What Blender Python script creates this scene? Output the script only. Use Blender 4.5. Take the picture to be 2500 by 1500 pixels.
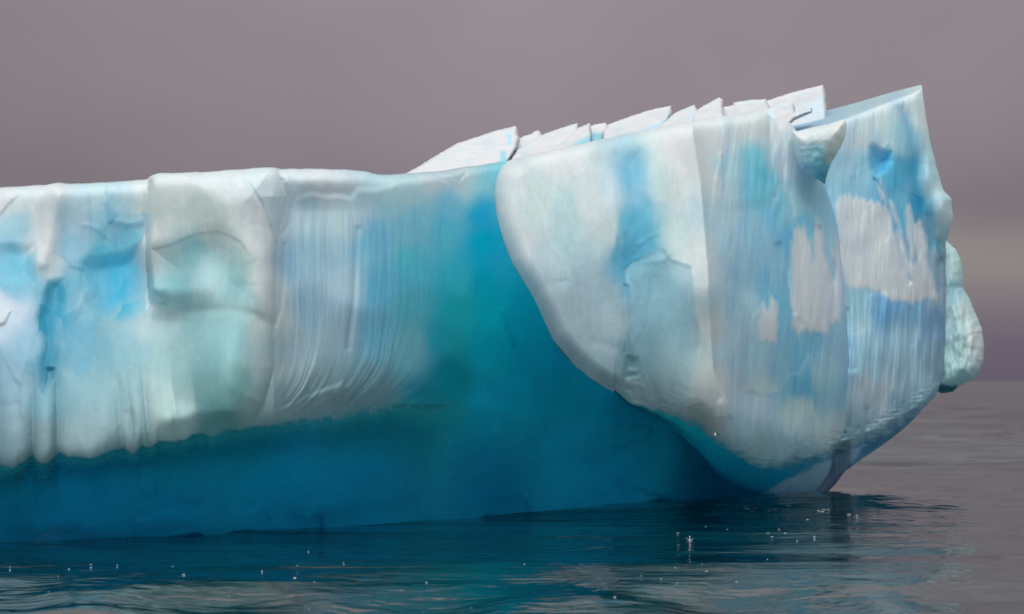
import bpy, math, random
import numpy as np
from mathutils import Vector
from mathutils.geometry import delaunay_2d_cdt

# ------------------------------------------------------------------ clear
for o in list(bpy.data.objects):
    bpy.data.objects.remove(o)
scene = bpy.context.scene
C = scene.collection

# ------------------------------------------------------------------ camera
CAM_H = 2.5            # metres above the water (small boat)
F = 4665.0             # focal length in photograph pixels (photo 2500 wide)
CX, HORIZON = 1250.0, 929.0
cam_data = bpy.data.cameras.new('camera')
cam = bpy.data.objects.new('camera', cam_data)
C.objects.link(cam)
cam.location = (0, 0, CAM_H)
cam.rotation_euler = (math.radians(90), 0, 0)
cam_data.sensor_width = 36.0
cam_data.lens = 36.0 * F / 2500.0
cam_data.shift_y = (HORIZON - 750.0) / 2500.0
cam_data.clip_start = 0.1
cam_data.clip_end = 20000
cam_data.dof.use_dof = True
cam_data.dof.focus_distance = 31.0
cam_data.dof.aperture_fstop = 0.9
scene.camera = cam

# ------------------------------------------------------------------ world: overcast
SUN_EL, SUN_AZ = math.radians(52), math.radians(187)   # azimuth from +Y, clockwise: behind the camera, to the left
world = bpy.data.worlds.new('World')
scene.world = world
world.use_nodes = True
nt = world.node_tree
nt.nodes.clear()
N = nt.nodes.new
L = nt.links.new
out = N('ShaderNodeOutputWorld')
bg = N('ShaderNodeBackground')
sky = N('ShaderNodeTexSky')
sky.sky_type = 'NISHITA'
sky.sun_disc = False
sky.sun_elevation = SUN_EL
sky.sun_rotation = SUN_AZ
sky.dust_density = 4.0
tc = N('ShaderNodeTexCoord')
sep = N('ShaderNodeSeparateXYZ')
L(tc.outputs['Generated'], sep.inputs[0])
# cloud mottling in the sky direction
mp = N('ShaderNodeMapping')
mp.inputs['Scale'].default_value = (3.0, 3.0, 14.0)
L(tc.outputs['Generated'], mp.inputs[0])
nz = N('ShaderNodeTexNoise')
nz.inputs['Scale'].default_value = 1.6
nz.inputs['Detail'].default_value = 3.0
nz.inputs['Roughness'].default_value = 0.45
L(mp.outputs[0], nz.inputs['Vector'])
# elevation with cloud warp
m1 = N('ShaderNodeMath'); m1.operation = 'MULTIPLY_ADD'
L(nz.outputs['Fac'], m1.inputs[0]); m1.inputs[1].default_value = 0.04; m1.inputs[2].default_value = -0.02
m2 = N('ShaderNodeMath'); m2.operation = 'ADD'
L(sep.outputs['Z'], m2.inputs[0]); L(m1.outputs[0], m2.inputs[1])
ramp = N('ShaderNodeValToRGB')
cr = ramp.color_ramp
stops = [(0.0, (0.114, 0.095, 0.128)), (0.020, (0.124, 0.103, 0.136)), (0.058, (0.203, 0.182, 0.178)),
         (0.095, (0.138, 0.117, 0.132)), (0.15, (0.168, 0.141, 0.158)), (0.25, (0.198, 0.163, 0.188)),
         (0.55, (0.48, 0.45, 0.46)), (1.0, (0.86, 0.84, 0.85))]
while len(cr.elements) < len(stops):
    cr.elements.new(0.5)
for e, (p, c) in zip(cr.elements, stops):
    e.position = p
    e.color = (*c, 1)
L(m2.outputs[0], ramp.inputs[0])
# the clear sky above the cloud, drained by the cloud layer
hs = N('ShaderNodeHueSaturation')
hs.inputs['Saturation'].default_value = 0.25
hs.inputs['Value'].default_value = 0.10
L(sky.outputs[0], hs.inputs['Color'])
mx = N('ShaderNodeMix'); mx.data_type = 'RGBA'
mx.inputs[0].default_value = 0.93
L(hs.outputs[0], mx.inputs[6]); L(ramp.outputs[0], mx.inputs[7])
# broad thicker and thinner parts of the cloud deck
mp2 = N('ShaderNodeMapping'); mp2.inputs['Location'].default_value = (1.35, 0.2, 0.0); mp2.inputs['Scale'].default_value = (3.2, 3.2, 3.2)
L(tc.outputs['Generated'], mp2.inputs[0])
nz2 = N('ShaderNodeTexNoise'); nz2.inputs['Scale'].default_value = 1.0; nz2.inputs['Detail'].default_value = 3.0
L(mp2.outputs[0], nz2.inputs['Vector'])
mr2 = N('ShaderNodeMapRange'); mr2.inputs['From Min'].default_value = 0.3; mr2.inputs['From Max'].default_value = 0.7
mr2.inputs['To Min'].default_value = 0.70; mr2.inputs['To Max'].default_value = 1.02
L(nz2.outputs['Fac'], mr2.inputs[0])
mu = N('ShaderNodeMix'); mu.data_type = 'RGBA'; mu.blend_type = 'MULTIPLY'; mu.inputs[0].default_value = 1.0
L(mx.outputs[2], mu.inputs[6]); L(mr2.outputs[0], mu.inputs[7])
L(mu.outputs[2], bg.inputs['Color'])
bg.inputs['Strength'].default_value = 1.0
L(bg.outputs[0], out.inputs[0])

sun_data = bpy.data.lights.new('sun', 'SUN')
sun_data.energy = 1.5
sun_data.angle = math.radians(40)
sun_data.color = (1.0, 0.98, 0.95)
sun = bpy.data.objects.new('sun', sun_data)
C.objects.link(sun)
sun.rotation_euler = (math.radians(90) - SUN_EL, 0, math.pi - SUN_AZ)

vs = scene.view_settings
vs.view_transform = 'Standard'
vs.look = 'None'
vs.exposure = 0.72
vs.gamma = 1.0

# ------------------------------------------------------------------ numeric helpers
rng = np.random.RandomState(7)
PERM = rng.permutation(512)
GRAD = rng.rand(512) * 2 * np.pi
GX, GY = np.cos(GRAD), np.sin(GRAD)


def perlin(x, y, seed=0):
    xi = np.floor(x).astype(int); yi = np.floor(y).astype(int)
    xf = x - xi; yf = y - yi

    def g(ix, iy, dx, dy):
        h = PERM[(PERM[(ix + seed * 37) & 511] + iy) & 511]
        return GX[h] * dx + GY[h] * dy
    u = xf ** 3 * (xf * (xf * 6 - 15) + 10)
    v = yf ** 3 * (yf * (yf * 6 - 15) + 10)
    a = g(xi, yi, xf, yf); b = g(xi + 1, yi, xf - 1, yf)
    c = g(xi, yi + 1, xf, yf - 1); d = g(xi + 1, yi + 1, xf - 1, yf - 1)
    return 1.5 * (a + u * (b - a) + v * ((c + u * (d - c)) - (a + u * (b - a))))


def fbm(x, y, octs=4, seed=0, gain=0.5):
    r = np.zeros_like(x); a = 1.0; f = 1.0
    for k in range(octs):
        r += a * perlin(x * f + 13.7 * k, y * f - 7.3 * k, seed + k)
        a *= gain; f *= 2.03
    return r


def sstep(e0, e1, x):
    t = np.clip((x - e0) / (e1 - e0), 0, 1)
    return t * t * (3 - 2 * t)


def curve(pts):
    xs = np.array([p[0] for p in pts], float); ys = np.array([p[1] for p in pts], float)
    n = len(xs)
    d = np.diff(ys) / np.diff(xs)
    m = np.zeros(n)
    m[0] = d[0]; m[-1] = d[-1]
    for i in range(1, n - 1):
        m[i] = 0 if d[i - 1] * d[i] <= 0 else 2 * d[i - 1] * d[i] / (d[i - 1] + d[i])

    def f(x):
        x = np.clip(np.asarray(x, float), xs[0], xs[-1])
        i = np.clip(np.searchsorted(xs, x) - 1, 0, n - 2)
        h = xs[i + 1] - xs[i]
        t = (x - xs[i]) / h
        return ((2 * t ** 3 - 3 * t ** 2 + 1) * ys[i] + (t ** 3 - 2 * t ** 2 + t) * h * m[i]
                + (-2 * t ** 3 + 3 * t ** 2) * ys[i + 1] + (t ** 3 - t ** 2) * h * m[i + 1])
    return f


def tps(pts, lam=0.002):
    """thin plate surface through measured points (px, py, distance)"""
    p = np.array(pts, float)
    xy = p[:, :2] / 500.0
    n = len(p)

    def U(r2):
        return 0.5 * r2 * np.log(r2 + 1e-12)
    K = U(((xy[:, None] - xy[None]) ** 2).sum(-1)) + lam * np.eye(n)
    Pm = np.c_[np.ones(n), xy]
    A = np.zeros((n + 3, n + 3)); A[:n, :n] = K; A[:n, n:] = Pm; A[n:, :n] = Pm.T
    w = np.linalg.solve(A, np.r_[p[:, 2], 0, 0, 0])

    def f(x, y):
        X = x / 500.0; Y = y / 500.0
        r = w[n] + w[n + 1] * X + w[n + 2] * Y
        for i in range(n):
            r = r + w[i] * U((X - xy[i, 0]) ** 2 + (Y - xy[i, 1]) ** 2)
        return r
    return f


def poly_sd(x, y, poly):
    """signed distance to a polygon, positive inside"""
    P = np.array(poly, float)
    d2 = np.full(x.shape, 1e12)
    inside = np.zeros(x.shape, bool)
    n = len(P)
    for i in range(n):
        ax, ay = P[i]; bx, by = P[(i + 1) % n]
        ex, ey = bx - ax, by - ay
        t = np.clip(((x - ax) * ex + (y - ay) * ey) / (ex * ex + ey * ey + 1e-9), 0, 1)
        d2 = np.minimum(d2, (x - ax - t * ex) ** 2 + (y - ay - t * ey) ** 2)
        cond = (ay > y) != (by > y)
        inside ^= cond & (x < (bx - ax) * (y - ay) / (by - ay + 1e-12) + ax)
    d = np.sqrt(d2)
    return np.where(inside, d, -d)


def line_d(x, y, pts):
    P = np.array(pts, float)
    d2 = np.full(x.shape, 1e12)
    for i in range(len(P) - 1):
        ax, ay = P[i]; ex, ey = P[i + 1] - P[i]
        t = np.clip(((x - ax) * ex + (y - ay) * ey) / (ex * ex + ey * ey + 1e-9), 0, 1)
        d2 = np.minimum(d2, (x - ax - t * ex) ** 2 + (y - ay - t * ey) ** 2)
    return np.sqrt(d2)


def facets(x, y, n, box, aspect=2.0, seed=1, warp=10.0):
    """broken ice: cells with a small tilt and offset of their own (sum of relief, colour shifts)"""
    r = np.random.RandomState(seed)
    sx = r.uniform(box[0], box[1], n); sy = r.uniform(box[2], box[3], n)
    xq = x + warp * fbm(x / 70, y / 110, 3, seed); yq = y + warp * fbm(x / 70, y / 90, 3, seed + 5)
    best = np.full(x.shape, 1e12); idx = np.zeros(x.shape, int)
    for k in range(n):
        d = (xq - sx[k]) ** 2 + ((yq - sy[k]) / aspect) ** 2
        m = d < best
        best = np.where(m, d, best); idx[m] = k
    ta = r.normal(0, 1, n)[idx]; tb_ = r.normal(0, 1, n)[idx]; off = r.normal(0, 1, n)[idx]
    h = ta * (x - sx[idx]) / 60.0 + tb_ * (y - sy[idx]) / (60.0 * aspect) + 0.35 * off
    for _ in range(3):
        h = (h + np.roll(h, 1, 0) + np.roll(h, -1, 0) + np.roll(h, 1, 1) + np.roll(h, -1, 1)) / 5.0
    return h, r.normal(0, 1, n)[idx], r.normal(0, 1, n)[idx], off


def lin(c):
    c = np.asarray(c, float) / 255.0
    return np.where(c <= 0.04045, c / 12.92, ((c + 0.055) / 1.055) ** 2.4)


def at(px, py, D):
    """a measured pixel at a known distance -> a point in the place"""
    return np.stack([(px - CX) / F * D, D + 0 * px, CAM_H - (py - HORIZON) / F * D], -1)


def idw(x, y, pts, soft=30.0, pw=2.4):
    num = np.zeros(x.shape + (3,)); den = np.zeros(x.shape)
    for px, py, c in pts:
        w = 1.0 / (((x - px) ** 2 + ((y - py) * 0.9) ** 2 + soft * soft) / 400.0) ** pw
        num += w[..., None] * c
        den += w
    return num / den[..., None]


# ------------------------------------------------------------------ materials
def new_mat(name):
    m = bpy.data.materials.new(name)
    m.use_nodes = True
    t = m.node_tree
    t.nodes.clear()
    o = t.nodes.new('ShaderNodeOutputMaterial')
    b = t.nodes.new('ShaderNodeBsdfPrincipled')
    t.links.new(b.outputs[0], o.inputs[0])
    return m, t, b


def ice_material(name, rough=(0.28, 0.5), bump=0.10, streak=(9.0, 9.0, 0.8), trans=0.3, spec=0.35, grain=14.0, var=0.04):
    """bubbly glacier ice: reflects from the surface and lets daylight through from inside the berg"""
    m, t, b = new_mat(name)
    NN = t.nodes.new; LL = t.links.new
    at_ = NN('ShaderNodeAttribute'); at_.attribute_name = 'ice'
    tcn = NN('ShaderNodeTexCoord')
    mp_ = NN('ShaderNodeMapping'); mp_.inputs['Scale'].default_value = streak      # melt streaks
    LL(tcn.outputs['Object'], mp_.inputs[0])
    n1 = NN('ShaderNodeTexNoise'); n1.inputs['Scale'].default_value = 1.3; n1.inputs['Detail'].default_value = 4
    n1.inputs['Roughness'].default_value = 0.55
    LL(mp_.outputs[0], n1.inputs['Vector'])
    n2 = NN('ShaderNodeTexNoise'); n2.inputs['Scale'].default_value = grain; n2.inputs['Detail'].default_value = 5
    n2.inputs['Roughness'].default_value = 0.55
    LL(tcn.outputs['Object'], n2.inputs['Vector'])
    rr = NN('ShaderNodeMapRange')
    rr.inputs['From Min'].default_value = 0.3; rr.inputs['From Max'].default_value = 0.7
    rr.inputs['To Min'].default_value = 1 - var; rr.inputs['To Max'].default_value = 1 + var
    LL(n1.outputs['Fac'], rr.inputs[0])
    mixc = NN('ShaderNodeMix'); mixc.data_type = 'RGBA'; mixc.blend_type = 'MULTIPLY'
    mixc.inputs[0].default_value = 1.0
    LL(at_.outputs['Color'], mixc.inputs[6]); LL(rr.outputs[0], mixc.inputs[7])
    LL(mixc.outputs[2], b.inputs['Base Color'])
    rm = NN('ShaderNodeMapRange')
    rm.inputs['From Min'].default_value = 0.3; rm.inputs['From Max'].default_value = 0.7
    rm.inputs['To Min'].default_value = rough[0]; rm.inputs['To Max'].default_value = rough[1]
    LL(n2.outputs['Fac'], rm.inputs[0])
    LL(rm.outputs[0], b.inputs['Roughness'])
    b.inputs['IOR'].default_value = 1.31
    b.inputs['Specular IOR Level'].default_value = spec
    ad = NN('ShaderNodeMath'); ad.operation = 'MULTIPLY_ADD'
    LL(n2.outputs['Fac'], ad.inputs[0]); ad.inputs[1].default_value = 0.4; LL(n1.outputs['Fac'], ad.inputs[2])
    bp = NN('ShaderNodeBump'); bp.inputs['Strength'].default_value = bump
    bp.inputs['Distance'].default_value = 0.05
    LL(ad.outputs[0], bp.inputs['Height'])
    LL(bp.outputs[0], b.inputs['Normal'])
    if trans:
        tr = NN('ShaderNodeBsdfTranslucent')
        LL(mixc.outputs[2], tr.inputs['Color'])
        ms = NN('ShaderNodeMixShader'); LL(at_.outputs['Alpha'], ms.inputs[0])
        LL(b.outputs[0], ms.inputs[1]); LL(tr.outputs[0], ms.inputs[2])
        o = [n for n in t.nodes if n.type == 'OUTPUT_MATERIAL'][0]
        LL(ms.outputs[0], o.inputs[0])
    m['clarity'] = trans
    return m


M_ICE = ice_material('glacier_ice', bump=0.10, trans=0.42, grain=20.0)
M_WET = ice_material('wet_blue_ice', rough=(0.2, 0.35), bump=0.14, streak=(4.0, 4.0, 7.0), trans=0.58, spec=0.35)
M_FACE = ice_material('weathered_ice', rough=(0.35, 0.55), bump=0.09, streak=(14.0, 14.0, 0.7), trans=0.42)
M_SNOW = ice_material('snow_ice', rough=(0.6, 0.8), bump=0.2, streak=(3.0, 3.0, 3.0), trans=0.66, spec=0.2)
M_SLAB = ice_material('packed_snow', rough=(0.6, 0.8), bump=0.05, streak=(2.0, 2.0, 9.0), trans=0.15, spec=0.2)


# ------------------------------------------------------------------ mesh builders
def grid_normals(P):
    du = np.gradient(P, axis=1); dv = np.gradient(P, axis=0)
    n = np.cross(du, dv)
    n /= np.linalg.norm(n, axis=-1, keepdims=True) + 1e-12
    return n


def grid_part(name, P, col, mat, parent, mask=None, flip=False, clear=None):
    """one part cut out of a shared surface grid; normals stay those of the whole surface"""
    nr, nc = P.shape[:2]
    if mask is None:
        mask = np.ones((nr - 1, nc - 1), bool)
    idx = np.arange(nr * nc).reshape(nr, nc)
    q = np.stack([idx[:-1, :-1], idx[:-1, 1:], idx[1:, 1:], idx[1:, :-1]], -1)[mask]
    if flip:
        q = q[:, ::-1]
    used, inv = np.unique(q.ravel(), return_inverse=True)
    V = P.reshape(-1, 3)[used]
    nrm = grid_normals(P).reshape(-1, 3)[used]
    me = bpy.data.meshes.new(name)
    nq = len(q)
    me.vertices.add(len(V)); me.vertices.foreach_set('co', V.astype(np.float32).ravel())
    me.loops.add(nq * 4); me.loops.foreach_set('vertex_index', inv.astype(np.int32).ravel())
    me.polygons.add(nq)
    me.polygons.foreach_set('loop_start', np.arange(0, nq * 4, 4, dtype=np.int32))
    me.polygons.foreach_set('loop_total', np.full(nq, 4, dtype=np.int32))
    me.polygons.foreach_set('use_smooth', np.ones(nq, bool))
    me.update(calc_edges=True)
    me.validate()
    a = me.attributes.new('ice', 'FLOAT_COLOR', 'POINT')
    cc = np.ones((len(V), 4), np.float32)
    cc[:, :3] = col.reshape(-1, 3)[used]
    cc[:, 3] = mat.get('clarity', 1.0) if clear is None else clear.reshape(-1)[used]
    a.data.foreach_set('color', cc.ravel())
    # orientation: compare with the face normals
    fn = np.zeros(nq * 3, np.float32); me.polygons.foreach_get('normal', fn)
    fn = fn.reshape(-1, 3)
    s = np.sign((fn * nrm[inv.reshape(-1, 4)[:, 0]]).sum(-1).mean())
    me.normals_split_custom_set_from_vertices((nrm * s).astype(np.float32))
    me.materials.append(mat)
    o = bpy.data.objects.new(name, me)
    C.objects.link(o)
    o.parent = parent
    return o


def raw_mesh(name, V, Fc, mat, parent=None, col=None, smooth=True):
    me = bpy.data.meshes.new(name)
    me.from_pydata([tuple(v) for v in V], [], Fc)
    me.update()
    if smooth:
        me.polygons.foreach_set('use_smooth', np.ones(len(me.polygons), bool))
    if col is not None:
        a = me.attributes.new('ice', 'FLOAT_COLOR', 'POINT')
        cc = np.ones((len(V), 4), np.float32)
        cc[:, :3] = col
        cc[:, 3] = mat.get('clarity', 0.0)
        a.data.foreach_set('color', cc.ravel())
    if mat:
        me.materials.append(mat)
    o = bpy.data.objects.new(name, me)
    C.objects.link(o)
    if parent:
        o.parent = parent
    return o


def empty(name, loc=(0, 0, 0)):
    o = bpy.data.objects.new(name, None)
    C.objects.link(o)
    o.location = loc
    return o


# ------------------------------------------------------------------ water
def axis(lo, hi, step, far_lo, far_hi, grow):
    a = list(np.arange(lo, hi, step))
    s = step; v = hi
    while v < far_hi:
        a.append(v); s *= grow; v += s
    a.append(far_hi)
    s = step; v = lo - step
    b = []
    while v > far_lo:
        b.append(v); s *= grow; v -= s
    b.append(far_lo)
    return np.array(b[::-1] + a)


wx = axis(-9.0, 13.0, 0.055, -4000, 4000, 1.06)
wy = axis(19.0, 46.0, 0.055, -600, 8000, 1.022)
WX, WY = np.meshgrid(wx, wy)
SXg = np.gradient(wx)[None, :] + 0 * WX
SYg = np.gradient(wy)[:, None] + 0 * WX
SP = np.maximum(SXg, SYg)


def swell(X, Y):
    """the long swells round the berg"""
    z = 0.29 * np.exp(-(((X - 6.6) / 3.3) ** 2 + ((Y - 37.6) / 1.7) ** 2))
    z += -0.06 * np.exp(-(((X + 3.5) / 5.0) ** 2 + ((Y - 31.5) / 3.0) ** 2))
    yr = np.clip(Y, 17.0, 40.0) + 0.9 * fbm(X * 0.30 + 2.0, Y * 0.22, 3, 6) - 0.02 * X
    z += -0.17 * 0.35 * np.log1p(np.exp(np.clip((24.3 - yr) / 0.35, -30, 30))) * np.exp(-np.clip(19 - Y, 0, 99) ** 2 / 8.0)
    z += 0.62 * fbm(X * 0.07 + 1.3, Y * 0.17 + 0.02 * X, 3, 4) * sstep(43.0, 58.0, Y) * np.exp(-(np.clip(Y - 60, 0, 9e3) / 130.0) ** 2)
    return z


def ripples(X, Y, sp):
    r = np.random.RandomState(11)
    z = np.zeros_like(X)
    # patches of calmer and rougher water
    calm = 0.65 + 0.55 * fbm(X * 0.16 + 3.1, Y * 0.10, 3, 5)
    calm = np.clip(calm, 0.2, 1.5)
    for k in range(46):
        lam = 0.30 * (22.0 ** (k / 45.0))
        th = math.radians(r.normal(0, 22) + 6)
        kx, ky = math.sin(th) * 2 * math.pi / lam, math.cos(th) * 2 * math.pi / lam
        slope = 0.010 if lam < 1.0 else 0.007
        a = slope * lam / (2 * math.pi)
        ph = r.rand() * 6.283
        damp = np.clip((lam / (sp + 1e-9) - 2.5) / 3.0, 0, 1)
        wob = perlin(X * 0.22 / max(lam, 0.5) + k, Y * 0.22 / max(lam, 0.5), k % 9)
        z += a * damp * np.sin(kx * X + ky * Y + ph + 2.5 * wob) * (calm if lam < 1.5 else 1)
    return z


WZ = swell(WX, WY) + ripples(WX, WY, SP)


def water_z(X, Y):
    i = int(np.clip(np.searchsorted(wy, Y), 0, len(wy) - 1)); j = int(np.clip(np.searchsorted(wx, X), 0, len(wx) - 1))
    return float(WZ[i, j])


mw, t, b = new_mat('sea_water')
b.inputs['Base Color'].default_value = (0.001, 0.012, 0.016, 1)
b.inputs['IOR'].default_value = 1.9
tcn = t.nodes.new('ShaderNodeTexCoord')
# ripples too far off to tell apart: a rougher sheen on the open water
spx = t.nodes.new('ShaderNodeSeparateXYZ'); t.links.new(tcn.outputs['Object'], spx.inputs[0])
rgh = t.nodes.new('ShaderNodeMapRange')
rgh.inputs['From Min'].default_value = 42.0; rgh.inputs['From Max'].default_value = 120.0
rgh.inputs['To Min'].default_value = 0.05; rgh.inputs['To Max'].default_value = 0.10
t.links.new(spx.outputs['Y'], rgh.inputs[0]); t.links.new(rgh.outputs[0], b.inputs['Roughness'])
prev = None
# cat's-paw ripples, wavelets and the longer waves of the open water: crests lie across the view
for scl, dist, det, rot in [((0.10, 0.36, 1), 0.36, 2, 4), ((0.9, 3.0, 1), 0.024, 1, -5), ((2.6, 8.0, 1), 0.016, 1, 8)]:
    mp_ = t.nodes.new('ShaderNodeMapping')
    mp_.inputs['Rotation'].default_value = (0, 0, math.radians(rot))
    mp_.inputs['Scale'].default_value = scl
    t.links.new(tcn.outputs['Object'], mp_.inputs[0])
    n1 = t.nodes.new('ShaderNodeTexNoise'); n1.inputs['Scale'].default_value = 1.0; n1.inputs['Detail'].default_value = det
    n1.inputs['Distortion'].default_value = 0.4
    t.links.new(mp_.outputs[0], n1.inputs['Vector'])
    b1 = t.nodes.new('ShaderNodeBump'); b1.inputs['Strength'].default_value = 1.0; b1.inputs['Distance'].default_value = dist
    t.links.new(n1.outputs['Fac'], b1.inputs['Height'])
    if prev:
        t.links.new(prev.outputs[0], b1.inputs['Normal'])
    prev = b1
far = t.nodes.new('ShaderNodeMapRange')
far.inputs['From Min'].default_value = 43.0; far.inputs['From Max'].default_value = 62.0
t.links.new(spx.outputs['Y'], far.inputs[0])
mp_ = t.nodes.new('ShaderNodeMapping'); mp_.inputs['Scale'].default_value = (0.05, 0.17, 1); mp_.inputs['Rotation'].default_value = (0, 0, math.radians(-4))
t.links.new(tcn.outputs['Object'], mp_.inputs[0])
n1 = t.nodes.new('ShaderNodeTexNoise'); n1.inputs['Scale'].default_value = 1.0; n1.inputs['Detail'].default_value = 3; n1.inputs['Distortion'].default_value = 0.3
t.links.new(mp_.outputs[0], n1.inputs['Vector'])
b1 = t.nodes.new('ShaderNodeBump'); b1.inputs['Distance'].default_value = 1.0
t.links.new(far.outputs[0], b1.inputs['Strength'])
t.links.new(n1.outputs['Fac'], b1.inputs['Height']); t.links.new(prev.outputs[0], b1.inputs['Normal'])
t.links.new(b1.outputs[0], b.inputs['Normal'])
WP = np.stack([WX, WY, WZ], -1)
water = grid_part('water', WP, np.zeros_like(WP), mw, None)
water['kind'] = 'structure'
water['label'] = 'calm dark sea with small ripples around the iceberg'

# ------------------------------------------------------------------ iceberg
berg = empty('iceberg', (0, 0, 0))
berg['label'] = 'large blue and white iceberg with an undercut overhanging lip'
berg['category'] = 'iceberg'

E_UP, E_LOW, E_CAVE = 0.72, 0.70, 0.29    # light divided out: upper, lower, undercut; lower faces keep some shade in their colour


def albedo(pts, k=None):
    r = []
    for p in pts:
        e = p[3] if len(p) > 3 else E_UP
        if k:
            e *= k(p[0], p[1])
        c = lin(p[2])
        lum = float(c @ np.array([0.21, 0.72, 0.07]))
        bl = min(1.0, max(0.0, (c[2] - c[0]) / 0.5))              # bluer ice leans to cyan
        c = np.clip(lum + (c - lum) * (1.0 if c[2] > c[0] else 0.5), 0.001, None) * np.array([1.0, 1.0, 0.96 - 0.09 * bl]) / e
        c = c * min(1.0, 0.90 / c.max())
        r.append((p[0], p[1], c))
    return r


# ---- A: left wall, buttress, fluted wall, cleft, undercut ---------------------------------
topA = curve([(-700, 505), (-150, 470), (0, 461), (100, 455), (140, 450), (160, 452), (355, 440), (368, 431), (385, 428), (500, 422),
              (660, 413), (690, 416), (800, 416), (860, 419), (945, 430), (985, 428), (1064, 422), (1150, 409), (1237, 398),
              (1300, 520), (1400, 810), (1550, 905), (1750, 985), (1900, 1060), (2010, 1120)])
waterA = curve([(-700, 1380), (-150, 1342), (0, 1331), (109, 1318), (327, 1303), (509, 1300), (728, 1293), (900, 1284), (1018, 1271),
                (1298, 1245), (1527, 1225), (1637, 1214), (1764, 1205), (1866, 1199), (2010, 1200)])
depthW = curve([(-700, 27.0), (-150, 29.4), (0, 30.0), (500, 31.5), (900, 33.5), (1300, 36.2), (1700, 39.0), (1870, 40.2), (2010, 41.0)])
lipA = curve([(-700, 1190), (-150, 1155), (0, 1138), (60, 1120), (140, 1117), (300, 1095), (420, 1076), (500, 1066), (600, 1043), (700, 1030), (850, 1008),
              (1000, 985), (1100, 985), (1300, 1000), (2010, 1120)])
wallA = tps([(-700, 450, 29.0), (-700, 1150, 28.3), (-300, 700, 29.4), (-150, 450, 29.9), (-150, 800, 29.6), (-150, 1150, 29.0), (0, 470, 30.0), (0, 800, 29.5), (0, 1110, 29.0),
             (140, 470, 29.75), (140, 800, 29.6), (140, 1100, 28.9), (340, 460, 30.0), (340, 650, 30.15), (340, 800, 29.7), (340, 1080, 28.85),
             (500, 430, 29.5), (500, 700, 29.6), (500, 1060, 28.85), (680, 430, 29.6), (700, 700, 29.35), (680, 900, 29.15), (680, 1010, 28.9),
             (850, 430, 30.2), (850, 700, 30.15), (850, 880, 29.95), (850, 1000, 29.55), (1000, 430, 31.0), (1000, 700, 31.6), (1000, 880, 31.6),
             (1000, 975, 31.3), (1100, 430, 31.6), (1100, 600, 32.6), (1100, 800, 33.2), (1100, 1000, 33.0), (1200, 400, 32.2), (1200, 550, 33.6),
             (1200, 700, 34.5), (1200, 900, 34.9), (1300, 400, 33.2), (1300, 700, 35.2), (1300, 900, 35.6), (1300, 1000, 35.4),
             (1500, 900, 36.4), (1500, 1000, 36.4), (1700, 1000, 37.6), (1900, 1050, 39.2), (2010, 1120, 40.5)])

pxA = np.concatenate([np.arange(-700, -60, 12.0), np.arange(-60, 2011, 3.0)])
NV = 330
v = np.linspace(0, 1, NV)
TA = topA(pxA) + 2.0 * fbm(pxA / 60.0, pxA * 0, 3, 3)
BA = waterA(pxA) + 14
X = np.tile(pxA, (NV, 1))
Y = TA[None] + (BA - TA)[None] * v[:, None]

lip = lipA(X) + 5 * fbm(X / 50.0, X * 0 + 2.2, 3, 9)
# scalloped drip lobes along the lip of the left wall
lob = np.zeros_like(X)
for cx_, w_, d_ in [(-40, 60, 22), (38, 46, 24), (110, 34, 27), (232, 96, 18), (325, 28, 22), (365, 26, 18), (430, 52, 14)]:
    lob = np.maximum(lob, d_ * np.clip(1 - ((X - cx_) / w_) ** 2, 0, 1))
lip = lip + (lob - 12) * sstep(540, 460, X)
Dl = wallA(X, np.minimum(Y, lip))
wcl = sstep(960, 1200, X)                         # crease at the lip fades out inside the cleft
tt = np.clip((Y - lip) / (waterA(X) - lip), 0, 1.1)
prof = (1 - np.clip(1 - tt, 0, 1) ** 2.0) * 0.85 + 0.15 * tt
Dw = depthW(X)
D = Dl + (Dw - Dl) * np.where(tt > 0, prof * (1 - wcl) + wcl * tt, 0)
D = D - 0.45 * sstep(560, 1060, np.minimum(Y, lip)) * sstep(760, 560, X) * np.clip(1 - tt / 0.5, 0, 1)
above = lip - Y                                    # px above the lip

# rounding of the lip edge
D += 0.28 * np.exp(-np.clip(above, 0, 200) / 26.0) * (above > 0) * (1 - wcl)
D += 0.28 * np.clip(1 - tt / 0.2, 0, 1) * (tt > 0) * (1 - wcl) * (above <= 0)
# rolled top edge
tp = Y - TA[None]
D += 0.55 * np.exp(-tp / 9.0)

# buttress standing out of the wall
butt = [(367, 400), (672, 395), (700, 480), (676, 560), (672, 640), (670, 760), (667, 900), (645, 985), (592, 1060), (400, 1100),
        (352, 1060), (345, 900), (338, 800), (368, 745), (357, 640), (357, 560)]
sdB = poly_sd(X + 3 * fbm(X / 120, Y / 120, 2, 4), Y, butt)
leftness = sstep(560, 400, X)
lower = sstep(700, 790, Y)
edge_w = 16 + 95 * (1 - leftness) + 60 * lower * leftness
prof_b = np.sqrt(np.clip(1 - (1 - np.clip(sdB / edge_w, 0, 1)) ** 2, 0, 1))
amp = 0.78 - 0.70 * lower * leftness - 0.08 * lower
fade_low = sstep(1075, 1000, Y)
D -= amp * prof_b * (0.35 + 0.65 * fade_low) * (above > -5)
D += 0.55 * (1 - np.exp(-np.clip(X - 668, 0, 999) / 45.0)) * np.exp(-np.clip(X - 700, 0, 999) / 160.0) * sstep(430, 520, Y) * np.clip(1 - tt / 0.4, 0, 1)
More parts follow.
